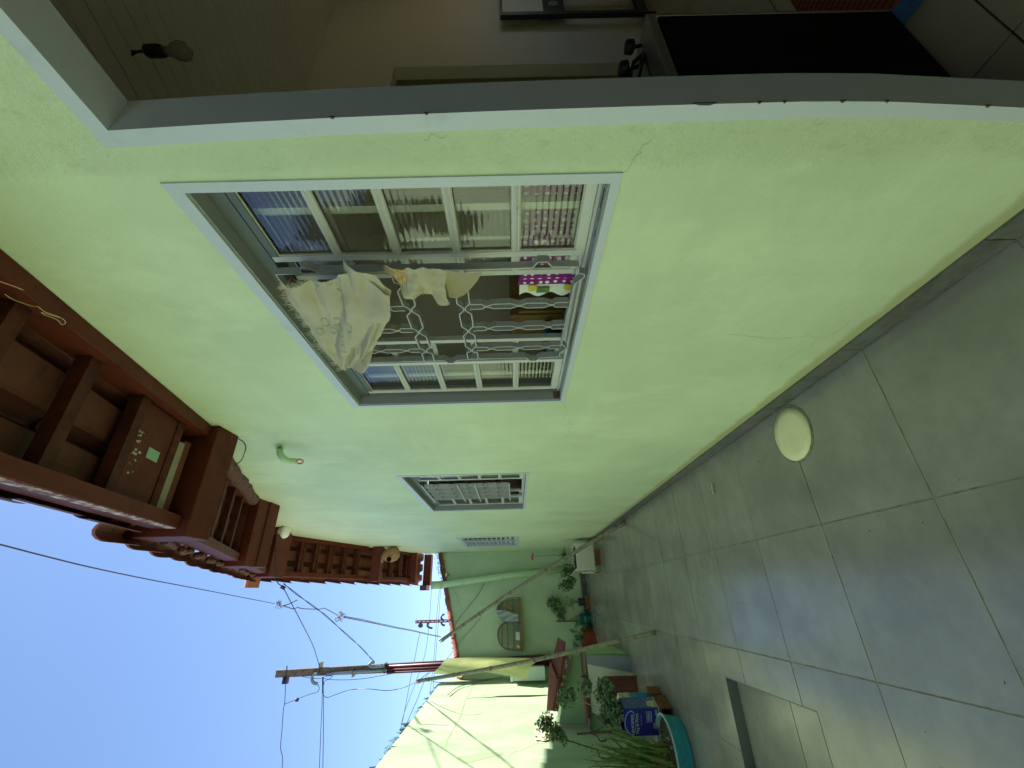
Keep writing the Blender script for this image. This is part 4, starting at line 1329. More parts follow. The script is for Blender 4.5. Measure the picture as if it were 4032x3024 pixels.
part('folded_layer', MB().grid(foldf, 50, 36), m_cloth, ct, smooth=True)
def peg(p, d, label):
    p, d = Vector(p), Vector(d).normalized()
    t = thing('clothes_peg', label, 'clothes peg', p, 'wooden clothes pegs')
    s = d.cross(Vector((1, 0, 0))).normalized()
    for sg in (1, -1):
        b = MB()
        o_ = p + s * sg * .002 - d * .028
        b.obox(o_ - Vector((.005, 0, 0)), d * .056, s * sg * .006, (.010, 0, 0))
        b.obox(o_ + d * .056 - Vector((.005, 0, 0)), d * .03 + s * sg * .008, s * sg * .006, (.010, 0, 0))
        part('prong', b, m_peg, t)
    part('spring', MB().tube([p + d * .02 + s * .010 + Vector((-.006, 0, 0)), p + d * .02 - s * .010 + Vector((-.006, 0, 0))], .0035, 8), m_nail, t)
A, B_ = [(0.837, 0.9504, 2.0917), (0.837, 1.0156, 2.1366)]
peg(A, Vector(B_) - Vector(A), 'brown peg at the near upper corner of the towel')
A, B_ = [(0.837, 1.389, 2.0918), (0.837, 1.4697, 2.133)]
peg(A, Vector(B_) - Vector(A), 'brown peg at the far upper corner of the towel')

c2 = thing('cleaning_rag', 'stained cream rag with brown check print draped beside the towel', 'rag', (0.85, 1.0, 1.5))
r_t = wx([(0.862, 0.9017, 1.8084), (0.862, 0.8962, 1.7609), (0.862, 0.8791, 1.7215), (0.862, 0.8823, 1.6841), (0.862, 0.898, 1.6426), (0.862, 0.9282, 1.6232)])
r_b = wx([(0.837, 0.9084, 1.7822), (0.837, 0.9625, 1.7534), (0.837, 0.973, 1.7186), (0.837, 0.9737, 1.7001), (0.837, 1.0034, 1.6709), (0.837, 1.0271, 1.6298)])
r_l = wx([(0.857, 0.8964, 1.8063), (0.857, 0.9148, 1.798), (0.857, 0.9301, 1.7901)])
r_r = wx([(0.827, 0.8905, 1.6161), (0.827, 0.9461, 1.6332), (0.827, 0.9831, 1.6326), (0.827, 1.0149, 1.6277)])
rf = coons(r_t, r_b, r_l, r_r)
def ragf(u, v):
    p = rf(u, v)
    return p + Vector((-0.03 * math.sin(u * 3.1) - 0.02 * math.sin(u * 11 + v * 4) * v - .01 + .010 * mnoise.noise(Vector((u * 9, v * 6, 3))), 0, 0))
part('cloth', MB().grid(ragf, 36, 18), m_cloth2, c2, smooth=True)
pf = coons(wx([(0.812, 0.8506, 1.7851), (0.812, 0.868, 1.7431), (0.812, 0.8876, 1.7075), (0.812, 0.9032, 1.6845)]), wx([(0.802, 0.8704, 1.7683), (0.802, 0.913, 1.7532), (0.802, 0.9497, 1.7291), (0.802, 0.9741, 1.7007)]), wx([(0.812, 0.8506, 1.7851), (0.812, 0.8813, 1.7722)]), wx([(0.807, 0.8976, 1.6831), (0.807, 0.9387, 1.6941), (0.807, 0.9802, 1.7023)]))
part('check_corner', MB().grid(lambda u, v: pf(u, v) + Vector((-.008 * math.sin(u * 6), 0, 0)), 18, 8), m_plaid, c2, smooth=True)
ck = MB()
for i in range(1, 9):
    for j in range(1, 4):
        u0, v0 = i / 9, j / 4
        ck.quad(*[pf(u0 + a, v0 + c) + Vector((-.0095 - .008 * math.sin((u0 + a) * 6) + .008 * 0, 0, 0)) for a, c in ((-.008, -.11), (.008, -.11), (.008, .11), (-.008, .11))])
part('check_line', ck, m_peg, c2)
ff = coons(wx([(0.807, 0.8728, 1.6184), (0.807, 0.882, 1.591), (0.807, 0.8873, 1.557), (0.807, 0.8844, 1.5187)]), wx([(0.827, 1.0147, 1.6308), (0.827, 1.0205, 1.6092), (0.827, 1.0043, 1.5818), (0.827, 0.9763, 1.5602)]), wx([(0.807, 0.8728, 1.6184), (0.807, 0.9143, 1.6328), (0.807, 0.9545, 1.6335), (0.807, 0.9902, 1.6265)]), wx([(0.827, 0.9063, 1.5204), (0.827, 0.9449, 1.539), (0.827, 0.9763, 1.5602)]))
part('turned_corner', MB().grid(lambda u, v: ff(u, v) + Vector((.022 * math.sin(math.pi * v) * (1 - u), 0, 0)), 18, 12), m_cloth3, c2, smooth=True)

# ================================================================== BITS FIXED TO THE HOUSE WALL / EAVES
cp = thing('conduit_stub', 'bent green-painted conduit stub with bare copper loop on the wall', 'conduit', (0.877, 2.5592, 2.9436))
pts = spline([(0.877, 2.5646, 2.9464), (0.827, 2.4521, 2.8781), (0.787, 2.4386, 2.8453), (0.777, 2.4703, 2.825), (0.777, 2.4856, 2.7841)], 6)
part('elbow', MB().tube(pts, .019, 12), m_pipe, cp, smooth=True)
e0 = Vector((0.777, 2.4856, 2.7841))
part('copper_loop', MB().tube(spline([e0, (0.767, 2.4058, 2.7296), (0.767, 2.4466, 2.7167), (0.767, 2.5127, 2.7664), e0 + Vector((0, .008, 0))], 6), .003, 6).tube(spline([e0, (0.787, 2.489, 2.7597), (0.787, 2.5474, 2.7692), (0.787, 2.5733, 2.8204)], 5), .003, 6), m_copper, cp)
wl_ = spline([(0.867, 2.3125, 3.0578), (0.847, 2.3067, 3.0231), (0.817, 2.3191, 3.0077), (0.807, 2.4142, 3.0707), (0.797, 2.5171, 3.1493), (0.777, 2.5351, 3.1958)], 7)
solo('loose_wire', MB().tube(wl_, .0028, 6), m_wire, 'thin black wire looping out under the first purlin', 'wire')
st_ = spline([(0.8, 0.8694, 2.8361), (0.8, 0.8829, 2.8245), (0.8, 0.9047, 2.8099)], 5)
solo('dry_stalk', MB().tube(st_, .0013, 5), m_string, 'dry straw stalk caught on the near rafter', 'straw')
sg_ = spline([(0.78, 0.8972, 2.8427), (0.78, 0.9216, 2.8445), (0.78, 0.9515, 2.8234), (0.77, 0.9416, 2.7923), (0.77, 0.9659, 2.7961), (0.77, 0.9938, 2.7791), (0.77, 1.0178, 2.7867), (0.77, 1.0294, 2.8088), (0.77, 1.005, 2.7996), (0.77, 0.9807, 2.811), (0.77, 0.9692, 2.8099), (0.77, 0.9774, 2.7982), (0.77, 0.9957, 2.7832)], 6)
solo('hanging_string', MB().tube(sg_, .0009, 5), m_string, 'tangled pale string hanging from the near rafter', 'string')
bb_ = thing('porch_bulb', 'round white bulb under the ridge purlin outside', 'light bulb', (0.8306, 5.62, 4.477))
pA, pB = Vector((0.8428, 5.62, 4.5334)), Vector((0.8208, 5.62, 4.3551))
dd = pB - pA
part('socket', MB().tube([pA - Vector((0, 0, -.03)), pA + dd * .28], .05, 14), m_redpaint, bb_)
part('collar', MB().tube([pA + dd * .26, pA + dd * .5], [.035, .045], 14), m_white, bb_)
part('globe', MB().lathe([(0.03, .44 * dd.length), (0.07, .55 * dd.length), (0.092, .72 * dd.length), (0.08, .88 * dd.length), (0.04, .98 * dd.length), (0.004, dd.length)], pA, 20, axis=dd), m_white, bb_, smooth=True)
nc = Vector((0.7422, 8.15, 3.7027))
ne = thing('bird_nest', 'gourd shaped clay bird nest under the far purlin', 'bird nest', nc)
part('shell', MB().lathe([(0.01, -.16), (0.08, -.14), (0.125, -.08), (0.135, 0.0), (0.115, .07), (0.075, .12), (0.06, .17), (0.055, .24), (0.02, .27)], nc, 20, axis=(-.25, -.1, 1)), m_nest, ne, smooth=True)
part('entrance', MB().lathe([(0.042, 0), (0.042, .006)], Vector((0.6483, 8.006, 3.6931)), 12, axis=(-.2, -1, -.15)), m_dark, ne)
part('knob', MB().lathe([(0.01, -.06), (0.045, -.03), (0.05, .02), (0.02, .055)], Vector((0.6452, 8.1, 3.8719)), 12, axis=(0, 0, 1)), m_nest, ne, smooth=True)

dp = thing('downpipe', 'pale green drainpipe slanting down the back wall from the gutter', 'pipe', (0.4, 9.3, 0.3))
pp = [Vector((0.2426, 9.2847, 3.1421)), Vector((0.2505, 9.2963, 2.9127)), Vector((0.2816, 9.3224, 2.648)), Vector((0.3969, 9.3852, 1.5827)), Vector((0.483, 9.4122, 0.3991))]
part('pipe', MB().tube(pp, .062, 16), m_pipe, dp, smooth=True)
part('coupling', MB().tube([pp[0], pp[1]], .074, 16), m_pipe, dp, smooth=True)
part('wall_strap', MB().box(0.40, 0.46, 9.30, 9.44, 2.84, 2.87), m_pipe, dp)

# ================================================================== POST WITH CONDUITS, SHEET, PANELS
po = thing('service_post', 'weathered concrete meter post, its lower half dark red', 'post', (-1.07, 9.05, 0))
def post_x(z):
    return -1.058 - 0.082 * (z - 1.4) / 4.42
b = MB()
def taper(z0, z1, w0, w1, y0, y1):
    return [(post_x(z0) - w0 / 2, y0, z0), (post_x(z0) + w0 / 2, y0, z0), (post_x(z0) + w0 / 2, y1, z0), (post_x(z0) - w0 / 2, y1, z0),
            (post_x(z1) - w1 / 2, y0, z1), (post_x(z1) + w1 / 2, y0, z1), (post_x(z1) + w1 / 2, y1, z1), (post_x(z1) - w1 / 2, y1, z1)]
BF = [(0, 3, 2, 1), (4, 5, 6, 7), (0, 1, 5, 4), (1, 2, 6, 5), (2, 3, 7, 6), (3, 0, 4, 7)]
part('shaft', MB().add(taper(3.82, 5.823, .136, .11, 9.03, 9.12), BF), m_concrete, po, bevel=.006)
part('lower_shaft', MB().add(taper(0.0, 3.815, .185, .138, 9.02, 9.12), BF), m_redpaint, po, bevel=.006)
for dx in (-.055, -.012, .035):
    part('conduit', MB().tube([(post_x(0.3) + dx * 1.2, 8.995, 0.3), (post_x(3.8) + dx, 8.995, 3.8)], .022, 10), m_redpaint, po, smooth=True)
part('conduit', MB().tube([(post_x(3.8) - .02, 9.0, 3.8), (post_x(4.7) - .03, 9.0, 4.7), (post_x(4.9) - .045, 8.995, 4.88)] , .024, 10), m_pvc, po, smooth=True)
part('conduit_bend', MB().tube(spline([(-1.1452, 9, 5.0518), (-1.1643, 9, 5.1141), (-1.2251, 9, 5.1319), (-1.2801, 9, 5.0917), (-1.298, 9, 5.0179)], 6), .026, 10), m_pvc, po, smooth=True)
part('conduit_bend', MB().tube(spline([(-1.062, 8.99, 3.8517), (-1.0666, 8.99, 4.067), (-1.0346, 8.99, 4.1293), (-1.0047, 8.99, 4.1), (-0.9978, 8.99, 4.0392)], 6), .024, 10), m_pvc, po, smooth=True)
part('rod', MB().tube([(-1.0178, 9.03, 5.6398), (-1.2862, 9.03, 5.6046)], .010, 6), m_wire, po)
b = MB()
c_ = Vector((-1.2342, 9, 5.6097))
b.box(c_.x - .05, c_.x + .05, 8.97, 9.04, c_.z + .015, c_.z + .04).box(c_.x - .05, c_.x + .05, 8.97, 9.04, c_.z - .05, c_.z - .025)
b.box(c_.x - .05, c_.x - .03, 8.97, 9.04, c_.z - .025, c_.z + .015)
part('insulator_bracket', b, m_wire, po)
for q in ((-1.0632, 9, 5.0258), (-1.1398, 9, 4.408), (-1.0981, 9, 3.842)):
    part('strap', MB().box(q[0] - .075, q[0] + .085, 8.965, 9.13, q[2] - .006, q[2] + .006), m_nail, po)

sh_b = coons([(-1.0931, 8.2, 2.8413), (-1.011, 8.3, 2.7493), (-0.9079, 8.42, 2.6572)], [(-1.1962, 8.2, 1.2982), (-1.0446, 8.32, 1.2315), (-0.9796, 8.4, 1.1068)],
             [(-1.0931, 8.2, 2.8413), (-1.1115, 8.2, 2.5358), (-1.0992, 8.2, 2.2655), (-1.0874, 8.2, 1.9721), (-1.142, 8.2, 1.634), (-1.1962, 8.2, 1.2982)],
             [(-0.9079, 8.42, 2.6572), (-0.9063, 8.42, 2.2223), (-0.9203, 8.42, 1.6344), (-0.9393, 8.42, 1.1237), (-0.9796, 8.4, 1.1068)])
sh = thing('hanging_sheet', 'pale yellow-green sheet hanging in front of the red post', 'sheet', (-1.0, 8.3, 1.2))
part('cloth', MB().grid(lambda u, v: sh_b(u, v) + Vector((0, 0.02 * math.sin(u * 7 + v * 5), 0)), 20, 40), m_sheet, sh, smooth=True)
part('torn_flap', MB().add([(-1.1306, 8.19, 2.5336), (-1.1514, 8.19, 2.3587), (-1.1008, 8.19, 2.3377)], [(0, 1, 2)]), m_sheet, sh)
bx = thing('meter_box', 'grey-white meter box behind the hanging sheet', 'meter box', (-1.17, 8.75, 1.0))
part('case', MB().box(-1.29, -1.09, 8.66, 8.82, 0.97, 1.56), m_panel, bx, bevel=.005)
part('lid_edge', MB().box(-1.295, -1.085, 8.64, 8.659, 1.53, 1.57), m_white, bx)

# ================================================================== OVERHEAD CABLES
def cable(name, pts, r, label, m=m_wire, n=8, twist=None, cat='cable', group=None):
    pts = spline(pts, n)
    b = MB()
    if twist:
        for ph in (0, math.pi):
            b.tube([p + Vector((math.cos(i * twist + ph), 0, math.sin(i * twist + ph))) * r * 1.5 for i, p in enumerate(pts)], r, 5)
    else:
        b.tube(pts, r, 5)
    return solo(name, b, m, label, cat, group)
def tangle(c, r, n, m):
    b = MB()
    c = Vector(c)
    random.seed(int(c.x * 1000))
    for k in range(n):
        a = random.uniform(0, 6.28)
        d = Vector((random.gauss(0, 1), random.gauss(0, 1), random.gauss(0, 1))).normalized()
        o_ = c + Vector((random.uniform(-r, r), random.uniform(-r, r), random.uniform(-r, r)))
        b.tube(spline([o_ + d * r * .6 * math.cos(t) + d.orthogonal() * r * .6 * math.sin(t) for t in (0, 1.2, 2.6, 3.9, 5.2, 6.0)], 3), r * .07, 4)
    return b
CA = [(0.3947, 2.6, 4.7094), (0.37, 2.75, 4.6747), (0.3256, 3.05, 4.6704), (0.2782, 3.5, 4.7226), (0.2257, 4.3, 4.8898), (0.1546, 5.6, 5.1756), (-0.0052, 7.6, 5.3721)]
CB = [(-0.0455, 8, 5.4197), (-0.0699, 8.3, 5.4768), (-0.1016, 8.6, 5.5063), (-0.0783, 8.8, 5.5449), (-0.1004, 9, 5.5606), (-0.118, 9.4, 5.5991), (-0.1352, 10, 5.6304), (-0.1311, 10.6, 5.7606), (-0.2516, 11.4, 5.8292), (-0.3155, 12, 5.9682)]
CC = [(-0.3697, 12.3, 5.9039), (-0.5587, 14, 5.7931), (-0.8576, 17, 5.8489), (-1.1801, 20, 5.7004), (-1.4424, 22, 5.4673), (-1.6556, 23.5, 5.1243)]
pw = thing('spliced_cable', 'long dark cable crossing the sky with two twisted splices', 'cable', CA[-1])
part('near_run', MB().tube(spline(CA, 8), .005, 5), m_wire, pw)
part('middle_run', MB().tube(spline(CB, 6), .009, 5), m_wire, pw)
part('far_run', MB().tube(spline(CC, 6), .014, 5).tube([p + Vector((.03, 0, .02 * math.sin(i))) for i, p in enumerate(spline(CC, 6))], .010, 5), m_wire, pw)
part('splice', tangle((-0.0214, 7.8, 5.4074), .045, 14, None), m_wireg, pw)
part('splice', tangle((-0.3275, 12.1, 5.9208), .085, 14, None), m_wireg, pw)
part('stray_end', MB().tube(spline([(-0.0405, 8, 5.4209), (-0.018, 8, 5.3329), (0.0417, 8, 5.2002)], 5), .009, 5), m_wire, pw)
cable('drop_cable', [(0.8105, 5.66, 4.535), (0.6175, 5.72, 4.5346), (0.2743, 5.8, 4.4851), (0.1749, 5.9, 4.425), (0.0111, 6.2, 4.4358), (-0.2868, 6.9, 4.5343), (-0.6176, 8, 4.8061), (-0.8612, 8.6, 4.9433), (-1.0525, 9, 5.0277)], .0058, 'dark cable running from the ridge straight to the post top')
solo('cable_clamp', MB().tube([(0.1924, 5.95, 4.4821), (0.1661, 5.97, 4.4325)], .022, 6), m_redpaint, 'small dark clamp on the cable just below the ridge', 'clamp')
cable('twin_cable', [(0.2229, 5.9, 4.4289), (0.1069, 6.2, 4.3839), (-0.0436, 6.6, 4.3097), (-0.1772, 6.9, 4.2234), (-0.4104, 7.4, 4.1162), (-0.6837, 8.3, 4.1261), (-0.887, 8.8, 4.0888), (-0.9908, 8.98, 4.0424)], .0042, 'looped pair of cables sagging from the ridge to the lower post hook', twist=0.35)
cable('line_to_street', [(-1.2819, 9, 5.5908), (-1.5541, 9, 5.5458), (-1.6575, 9, 5.5465), (-1.9359, 9, 5.5069), (-2.1685, 9, 5.4769), (-2.3011, 9, 5.4127), (-2.4538, 9, 5.3885), (-2.5921, 9, 5.3645)], .0056, 'dark cable leaving the top bracket of the post')
cable('jumper_cable', [(-1.2994, 9, 5.0176), (-1.3565, 9, 4.9791), (-1.4159, 9, 5.0004), (-1.4483, 9, 5.1402), (-1.5071, 9, 5.3223), (-1.5776, 9, 5.5405)], .0056, 'curved jumper cable hanging from the grey conduit bend')
solo('cable_connector', MB().lathe([(.01, -.03), (.028, -.02), (.03, .02), (.01, .03)], (-1.5199, 9, 5.3357), 10), m_wire, 'dark connector knot on the curved jumper cable', 'connector', smooth=True)
cable('service_line', [(-1.1954, 9, 4.9517), (-1.5694, 9, 4.8876), (-1.9512, 9, 4.8392), (-2.4678, 9, 4.7675), (-2.6058, 9, 4.7506)], .005, 'service line leaving the middle of the post, outer strand', group='service lines from the post')
cable('service_line', [(-1.1958, 9, 4.9351), (-1.5699, 9, 4.865), (-1.9522, 9, 4.795), (-2.4691, 9, 4.7095), (-2.6072, 9, 4.6872)], .0056, 'service line leaving the middle of the post, inner strand', group='service lines from the post')
cable('slack_cable', [(-1.2066, 8.98, 4.9298), (-1.3549, 8.98, 4.9091), (-1.4483, 8.98, 4.8806), (-1.4959, 8.98, 4.8074), (-1.4538, 8.98, 4.6451), (-1.3958, 8.98, 4.4113), (-1.3309, 8.6, 3.9912), (-1.3615, 8.6, 3.6608), (-1.3294, 8.6, 3.3996), (-1.1026, 7.6, 2.9721), (-0.9953, 7.6, 2.7994)], .005, 'slack cable dipping from the post towards the bamboo tip')
cable('slack_cable', [(-1.2205, 8.98, 4.9141), (-1.2407, 8.98, 4.7466), (-1.248, 8.98, 4.4339), (-1.2286, 8.98, 4.1087), (-1.1685, 8.98, 3.6552)], .0046, 'slack cable close along the post between its hooks')
cable('tie_wire', [(-1.1817, 8.98, 5.2994), (-1.2035, 8.98, 5.18), (-1.2161, 8.98, 4.9888), (-1.1839, 8.98, 4.855), (-1.197, 8.98, 4.7623), (-1.2616, 8.98, 4.8903), (-1.3154, 8.98, 4.8887)], .0045, 'looped tie wire wound round the middle of the post')
cable('wall_cable', [(-1.3047, 8.9366, 2.9591), (-1.3156, 8.787, 2.5842), (-1.3097, 8.8679, 2.3048), (-1.2993, 9.0096, 1.9244), (-1.2901, 9.1343, 1.6803)], .005, 'grey cable running along the far end of the boundary wall', m_wireg)
cable('wall_cable', [(-1.3645, 8.1209, 2.5689), (-1.345, 8.3868, 2.5062), (-1.3293, 8.5999, 2.418), (-1.3163, 8.7776, 2.1998), (-1.2995, 9.0069, 1.8996)], .005, 'grey cable curling down the face of the boundary wall', m_wireg)
cable('back_wall_cable', [(0.2783, 9.4118, 2.0754), (0.0789, 9.3724, 2.183), (-0.0896, 9.3391, 2.3249), (-0.2459, 9.3082, 2.4637), (-0.3985, 9.2781, 2.5991), (-0.4721, 9.2235, 2.6339)], .0042, 'thin dark wire with a hook hanging on the back wall', m_wireg)
cable('back_wall_cable', [(-0.3478, 9.2881, 2.1354), (-0.5275, 9.2526, 2.3081), (-0.7233, 9.2139, 2.5096), (-0.8441, 9.1801, 2.5707)], .0032, 'faint wire slanting under the coping, left on the back wall', m_wireg)
cable('back_wall_cable', [(0.1838, 9.3931, 2.7094), (-0.0178, 9.3533, 2.6039), (-0.229, 9.3115, 2.5098), (-0.4013, 9.2775, 2.4828), (-0.5834, 9.2415, 2.4821), (-0.7455, 9.2095, 2.4997)], .0042, 'pale wire curving under the coping of the back wall', m_pipe)
for i, (pts, lb) in enumerate((
        ([(0.587, 30, 6.8889), (-1.2603, 30, 6.9074), (-3.2145, 30, 7.1086), (-5.7736, 30, 8.0355), (-6.6088, 30, 8.1667)], 'distant street wire, highest of those behind the back wall'),
        ([(0.5951, 28, 6.0329), (-0.8505, 28, 6.1141), (-2.4896, 28, 6.1437), (-3.1345, 28, 6.1715), (-4.6934, 28, 6.2764)], 'distant street wire, lowest pair, outer line'),
        ([(0.5935, 28, 5.9666), (-0.8533, 28, 5.998), (-2.4918, 28, 6.0498), (-3.137, 28, 6.0674), (-4.6149, 28, 6.1302)], 'distant street wire, lowest pair, inner line'),
        ([(-1.5928, 26, 6.6469), (-2.0425, 26, 6.729), (-2.8226, 26, 6.8393), (-3.4436, 26, 6.9461), (-4.9668, 26, 7.1609), (-5.7271, 26, 7.2938)], 'distant street wire dropping from the lattice crossarm'),
        ([(-1.1284, 12, 3.0032), (-1.2766, 12, 3.1313), (-1.4657, 11, 3.4013), (-1.5704, 10.5, 3.4156), (-1.7289, 10, 3.4124), (-1.8845, 9.5, 3.4294), (-1.9717, 9, 3.4032), (-2.079, 8.5, 3.3913), (-2.1963, 8, 3.4082)], 'dark wire crossing above the boundary wall glass'))):
    cable('street_wire', pts, .014 if i < 4 else .006, lb, m_wireg if i < 4 else m_wire, group='street wires')
up = thing('street_pole', 'distant lattice street pole with crossarms beyond the back wall', 'utility pole', (-1.0, 25, 0))
b = MB()
tp = [(-1.0076, 25, 6.7333), (-1.0922, 25, 6.7264), (-0.9668, 25, 4.9146), (-1.0666, 25, 4.9102)]
part('rail', MB().tube([tp[0], Vector(tp[2]) + Vector((0, 0, -5))], .035, 6), m_redpaint, up)
part('rail', MB().tube([tp[1], Vector(tp[3]) + Vector((0, 0, -5))], .035, 6), m_redpaint, up)
lc = MB()
for k in range(14):
    z0_ = tp[0][2] - k * .45
    lc.tube([(-1.0, 25, z0_), (-1.09, 25, z0_ - .22), (-1.0, 25, z0_ - .45)], .018, 5)
part('lacing', lc, m_redpaint, up)
for (pts) in ([(-0.7288, 25, 5.213), (-0.7908, 25, 5.3537), (-0.9157, 25, 5.3758), (-1.0191, 25, 5.2272)], [(-1.0904, 25, 5.3665), (-1.2157, 25, 5.3028), (-1.2439, 25, 5.1589)], [(-1.0751, 25, 5.9962), (-1.1967, 25, 6.0907), (-1.3071, 25, 6.0092), (-1.3611, 25, 5.8067)]):
    part('bracket', MB().tube(spline(pts, 4), .05, 6), m_wire, up)
part('insulator', MB().lathe([(.05, -.12), (.10, -.06), (.10, .06), (.05, .12)], (-1.2228, 25, 6.4422), 10), m_wire, up)

# ================================================================== BAMBOO PROPS
def bamboo(p0, p1, r0, r1, nodes, m, label, sag, seed):
    p0, p1 = Vector(p0), Vector(p1)
    random.seed(seed)
    t = thing('bamboo_pole', label, 'bamboo pole', p0, 'bamboo props leaning across the yard')
    n = 48
    pts, rs = [], []
    for i in range(n + 1):
        u = i / n
        pts.append(p0.lerp(p1, u) + Vector(sag) * math.sin(math.pi * u))
        rs.append(r0 + (r1 - r0) * u)
    part('culm', MB().tube(pts, rs, 12), m, t, smooth=True)
    for u in nodes:
        i = min(n - 1, int(u * n))
        c = pts[i].lerp(pts[i + 1], u * n - i)
        d = (pts[i + 1] - pts[i]).normalized()
        r = rs[i]
        part('node', MB().tube([c - d * .012, c - d * .004, c + d * .004, c + d * .012], [r * 1.02, r * 1.22, r * 1.22, r * 1.02], 12), m_slab, t, smooth=True)
    # split, hollow tip
    d = (pts[-1] - pts[-2]).normalized()
    b = MB()
    for k in range(5):
        a = k * 1.256
        u_ = d.orthogonal().normalized(); w_ = d.cross(u_)
        c = pts[-1] + (u_ * math.cos(a) + w_ * math.sin(a)) * r1 * .8
        b.obox(c - d * .02 - u_ * .004, d * random.uniform(.03, .08), u_ * .008, w_ * .008)
    part('split_tip', b, m, t)
    return t
bamboo((-0.3672, 5.045, 0), (-0.8506, 5.9, 2.6068), .022, .019, (.13, .30, .47, .66, .83, .95), m_bamboo2, 'pale bamboo pole with its foot out on the tiles, leaning left', (-.03, 0, .03), 1)
bamboo((0.8246, 5.6344, 0), (-0.4969, 6.6, 2.4555), .026, .023, (.11, .28, .41, .60, .78, .95), m_bamboo, 'grey bamboo pole with its foot by the house skirting', (0.02, 0, .035), 2)

# ================================================================== BIRD CAGES
def cage(c, w, h, d, label, slot=True):
    # c = centre of the base at the wall face; the cage hangs flat on the back wall
    tl = Vector((-0.981, -0.194, 0)); out = Vector((0.194, -0.981, 0)); up_ = Vector((0, 0, 1))
    c = Vector(c)
    t = thing('bird_cage', label, 'bird cage', c, 'wire bird cages on the back wall')
    arch = [c + tl * (w / 2)]
    arch = []
    for i in range(21):
        a = math.pi * i / 20
        arch.append((-math.cos(a) * w / 2, h * (0.28 + 0.72 * math.sin(a) ** 0.8)))
    arch = [(-w / 2, 0.0)] + arch + [(w / 2, 0.0)]
    for nm, dd_ in (('front_hoop', d), ('rear_hoop', 0.012)):
        part(nm, MB().tube([c + tl * x + up_ * z + out * dd_ for x, z in arch], .008, 6), m_cagewire, t)
    def hgt(x):
        for (a, za), (b2, zb2) in zip(arch, arch[1:]):
            if a <= x <= b2 and b2 > a:
                return za + (zb2 - za) * (x - a) / (b2 - a)
        return 0.02
    bars = MB()
    k = 0
    x = -w / 2 + .018
    while x < w / 2:
        hh_ = hgt(x)
        for dd_ in (d, .012):
            bars.tube([c + tl * x + out * dd_, c + tl * x + up_ * hh_ + out * dd_], .0016, 4)
        bars.tube([c + tl * x + up_ * hh_ + out * .012, c + tl * x + up_ * hh_ + out * d], .0022, 4)
        x += .018
    part('wire_bars', bars, m_cagewire, t, stuff=True)
    for zf in (.28, .55, .80):
        z = h * zf
        xs = [x for x, zz_ in arch if zz_ >= z]
        x0_, x1_ = (min(xs), max(xs)) if xs else (-w / 2, w / 2)
        for dd_ in (d + .004, .010):
            part('cross_rail', MB().tube([c + tl * x0_ + up_ * z + out * dd_, c + tl * x1_ + up_ * z + out * dd_], .005, 5), m_cagewire, t)
    b = MB()
    b.obox(c - tl * (w / 2 + .01) - up_ * .045 , tl * (w + .02), out * (d + .012), up_ * .045)
    part('base_board', b, m_cagewood, t, bevel=.003)
    if slot:
        b = MB()
        b.obox(c - tl * .03 + up_ * .005 + out * (d + .006), tl * .13, out * .012, up_ * .07)
        part('feeder_door', b, m_panel, t)
        part('yellow_cup', MB().lathe([(.018, 0), (.028, .01), (.028, .05), (.02, .055)], c + tl * (w * .42) + up_ * .004 + out * (d + .03), 12), m_yellow, t, smooth=True)
    return t
cB = Vector((-0.6652, 9.2454, 1.3825)); cA = Vector((-0.2529, 9.3268, 1.393))
cage((cB.x, by(cB.x), cB.z), .47, .42, .20, 'empty arched wire bird cage, left of the two on the back wall')
cage((cA.x, by(cA.x), cA.z), .40, .40, .20, 'arched bird cage wrapped in clear plastic, with a yellow bird inside', slot=False)
tl = Vector((-0.981, -0.194, 0)); out = Vector((0.194, -0.981, 0))
cb_ = Vector((cA.x, by(cA.x), cA.z))
def bagf(u, v):
    a = math.pi * (0.30 + 0.72 * u)
    x = -math.cos(a) * .215
    z = .42 * math.sin(a) ** .8 if a < math.pi else 0
    dpt = .02 + .22 * v
    return cb_ + tl * x + Vector((0, 0, max(.0, z) + .012 + .006 * math.sin(u * 23 + v * 9))) + out * dpt
bg_ = MB().grid(bagf, 26, 10)
frt = coons([cb_ + tl * .02 + Vector((0, 0, .43)) + out * .245, cb_ + tl * .02 + Vector((0, 0, .30)) + out * .25, cb_ + tl * .10 + Vector((0, 0, .02)) + out * .25],
            [cb_ + tl * .10 + Vector((0, 0, .40)) + out * .245, cb_ + tl * .21 + Vector((0, 0, .24)) + out * .245, cb_ + tl * .215 + Vector((0, 0, .01)) + out * .245],
            [cb_ + tl * .02 + Vector((0, 0, .43)) + out * .245, cb_ + tl * .10 + Vector((0, 0, .40)) + out * .245],
            [cb_ + tl * .10 + Vector((0, 0, .02)) + out * .25, cb_ + tl * .215 + Vector((0, 0, .01)) + out * .245])
bg_.grid(lambda u, v: frt(u, v) + out * .014 * math.sin(u * 15 + v * 9), 16, 10)
solo('plastic_bag', bg_, m_bag, 'clear plastic bag draped over the cage nearer the drainpipe', 'plastic bag', smooth=True)
bd = Vector((-0.1814, 9.2209, 1.5749))
br = thing('canary', 'small yellow bird inside the plastic-wrapped cage', 'bird', bd)
ax = (tl * .55 + Vector((0, 0, -.75))).normalized()
part('body', MB().lathe([(.004, -.075), (.022, -.062), (.026, -.04), (.022, -.022), (.034, .0), (.036, .03), (.022, .06), (.010, .08)], bd, 12, axis=ax), m_canary, br, smooth=True)
part('tail', MB().obox(bd + ax * .075 - out * .004, ax * .07, tl * .012, out * .006), m_canary, br)
part('beak', MB().tube([bd - ax * .05 + out * .02 , bd - ax * .055 + out * .042], [.007, .001], 6), m_peg, br)
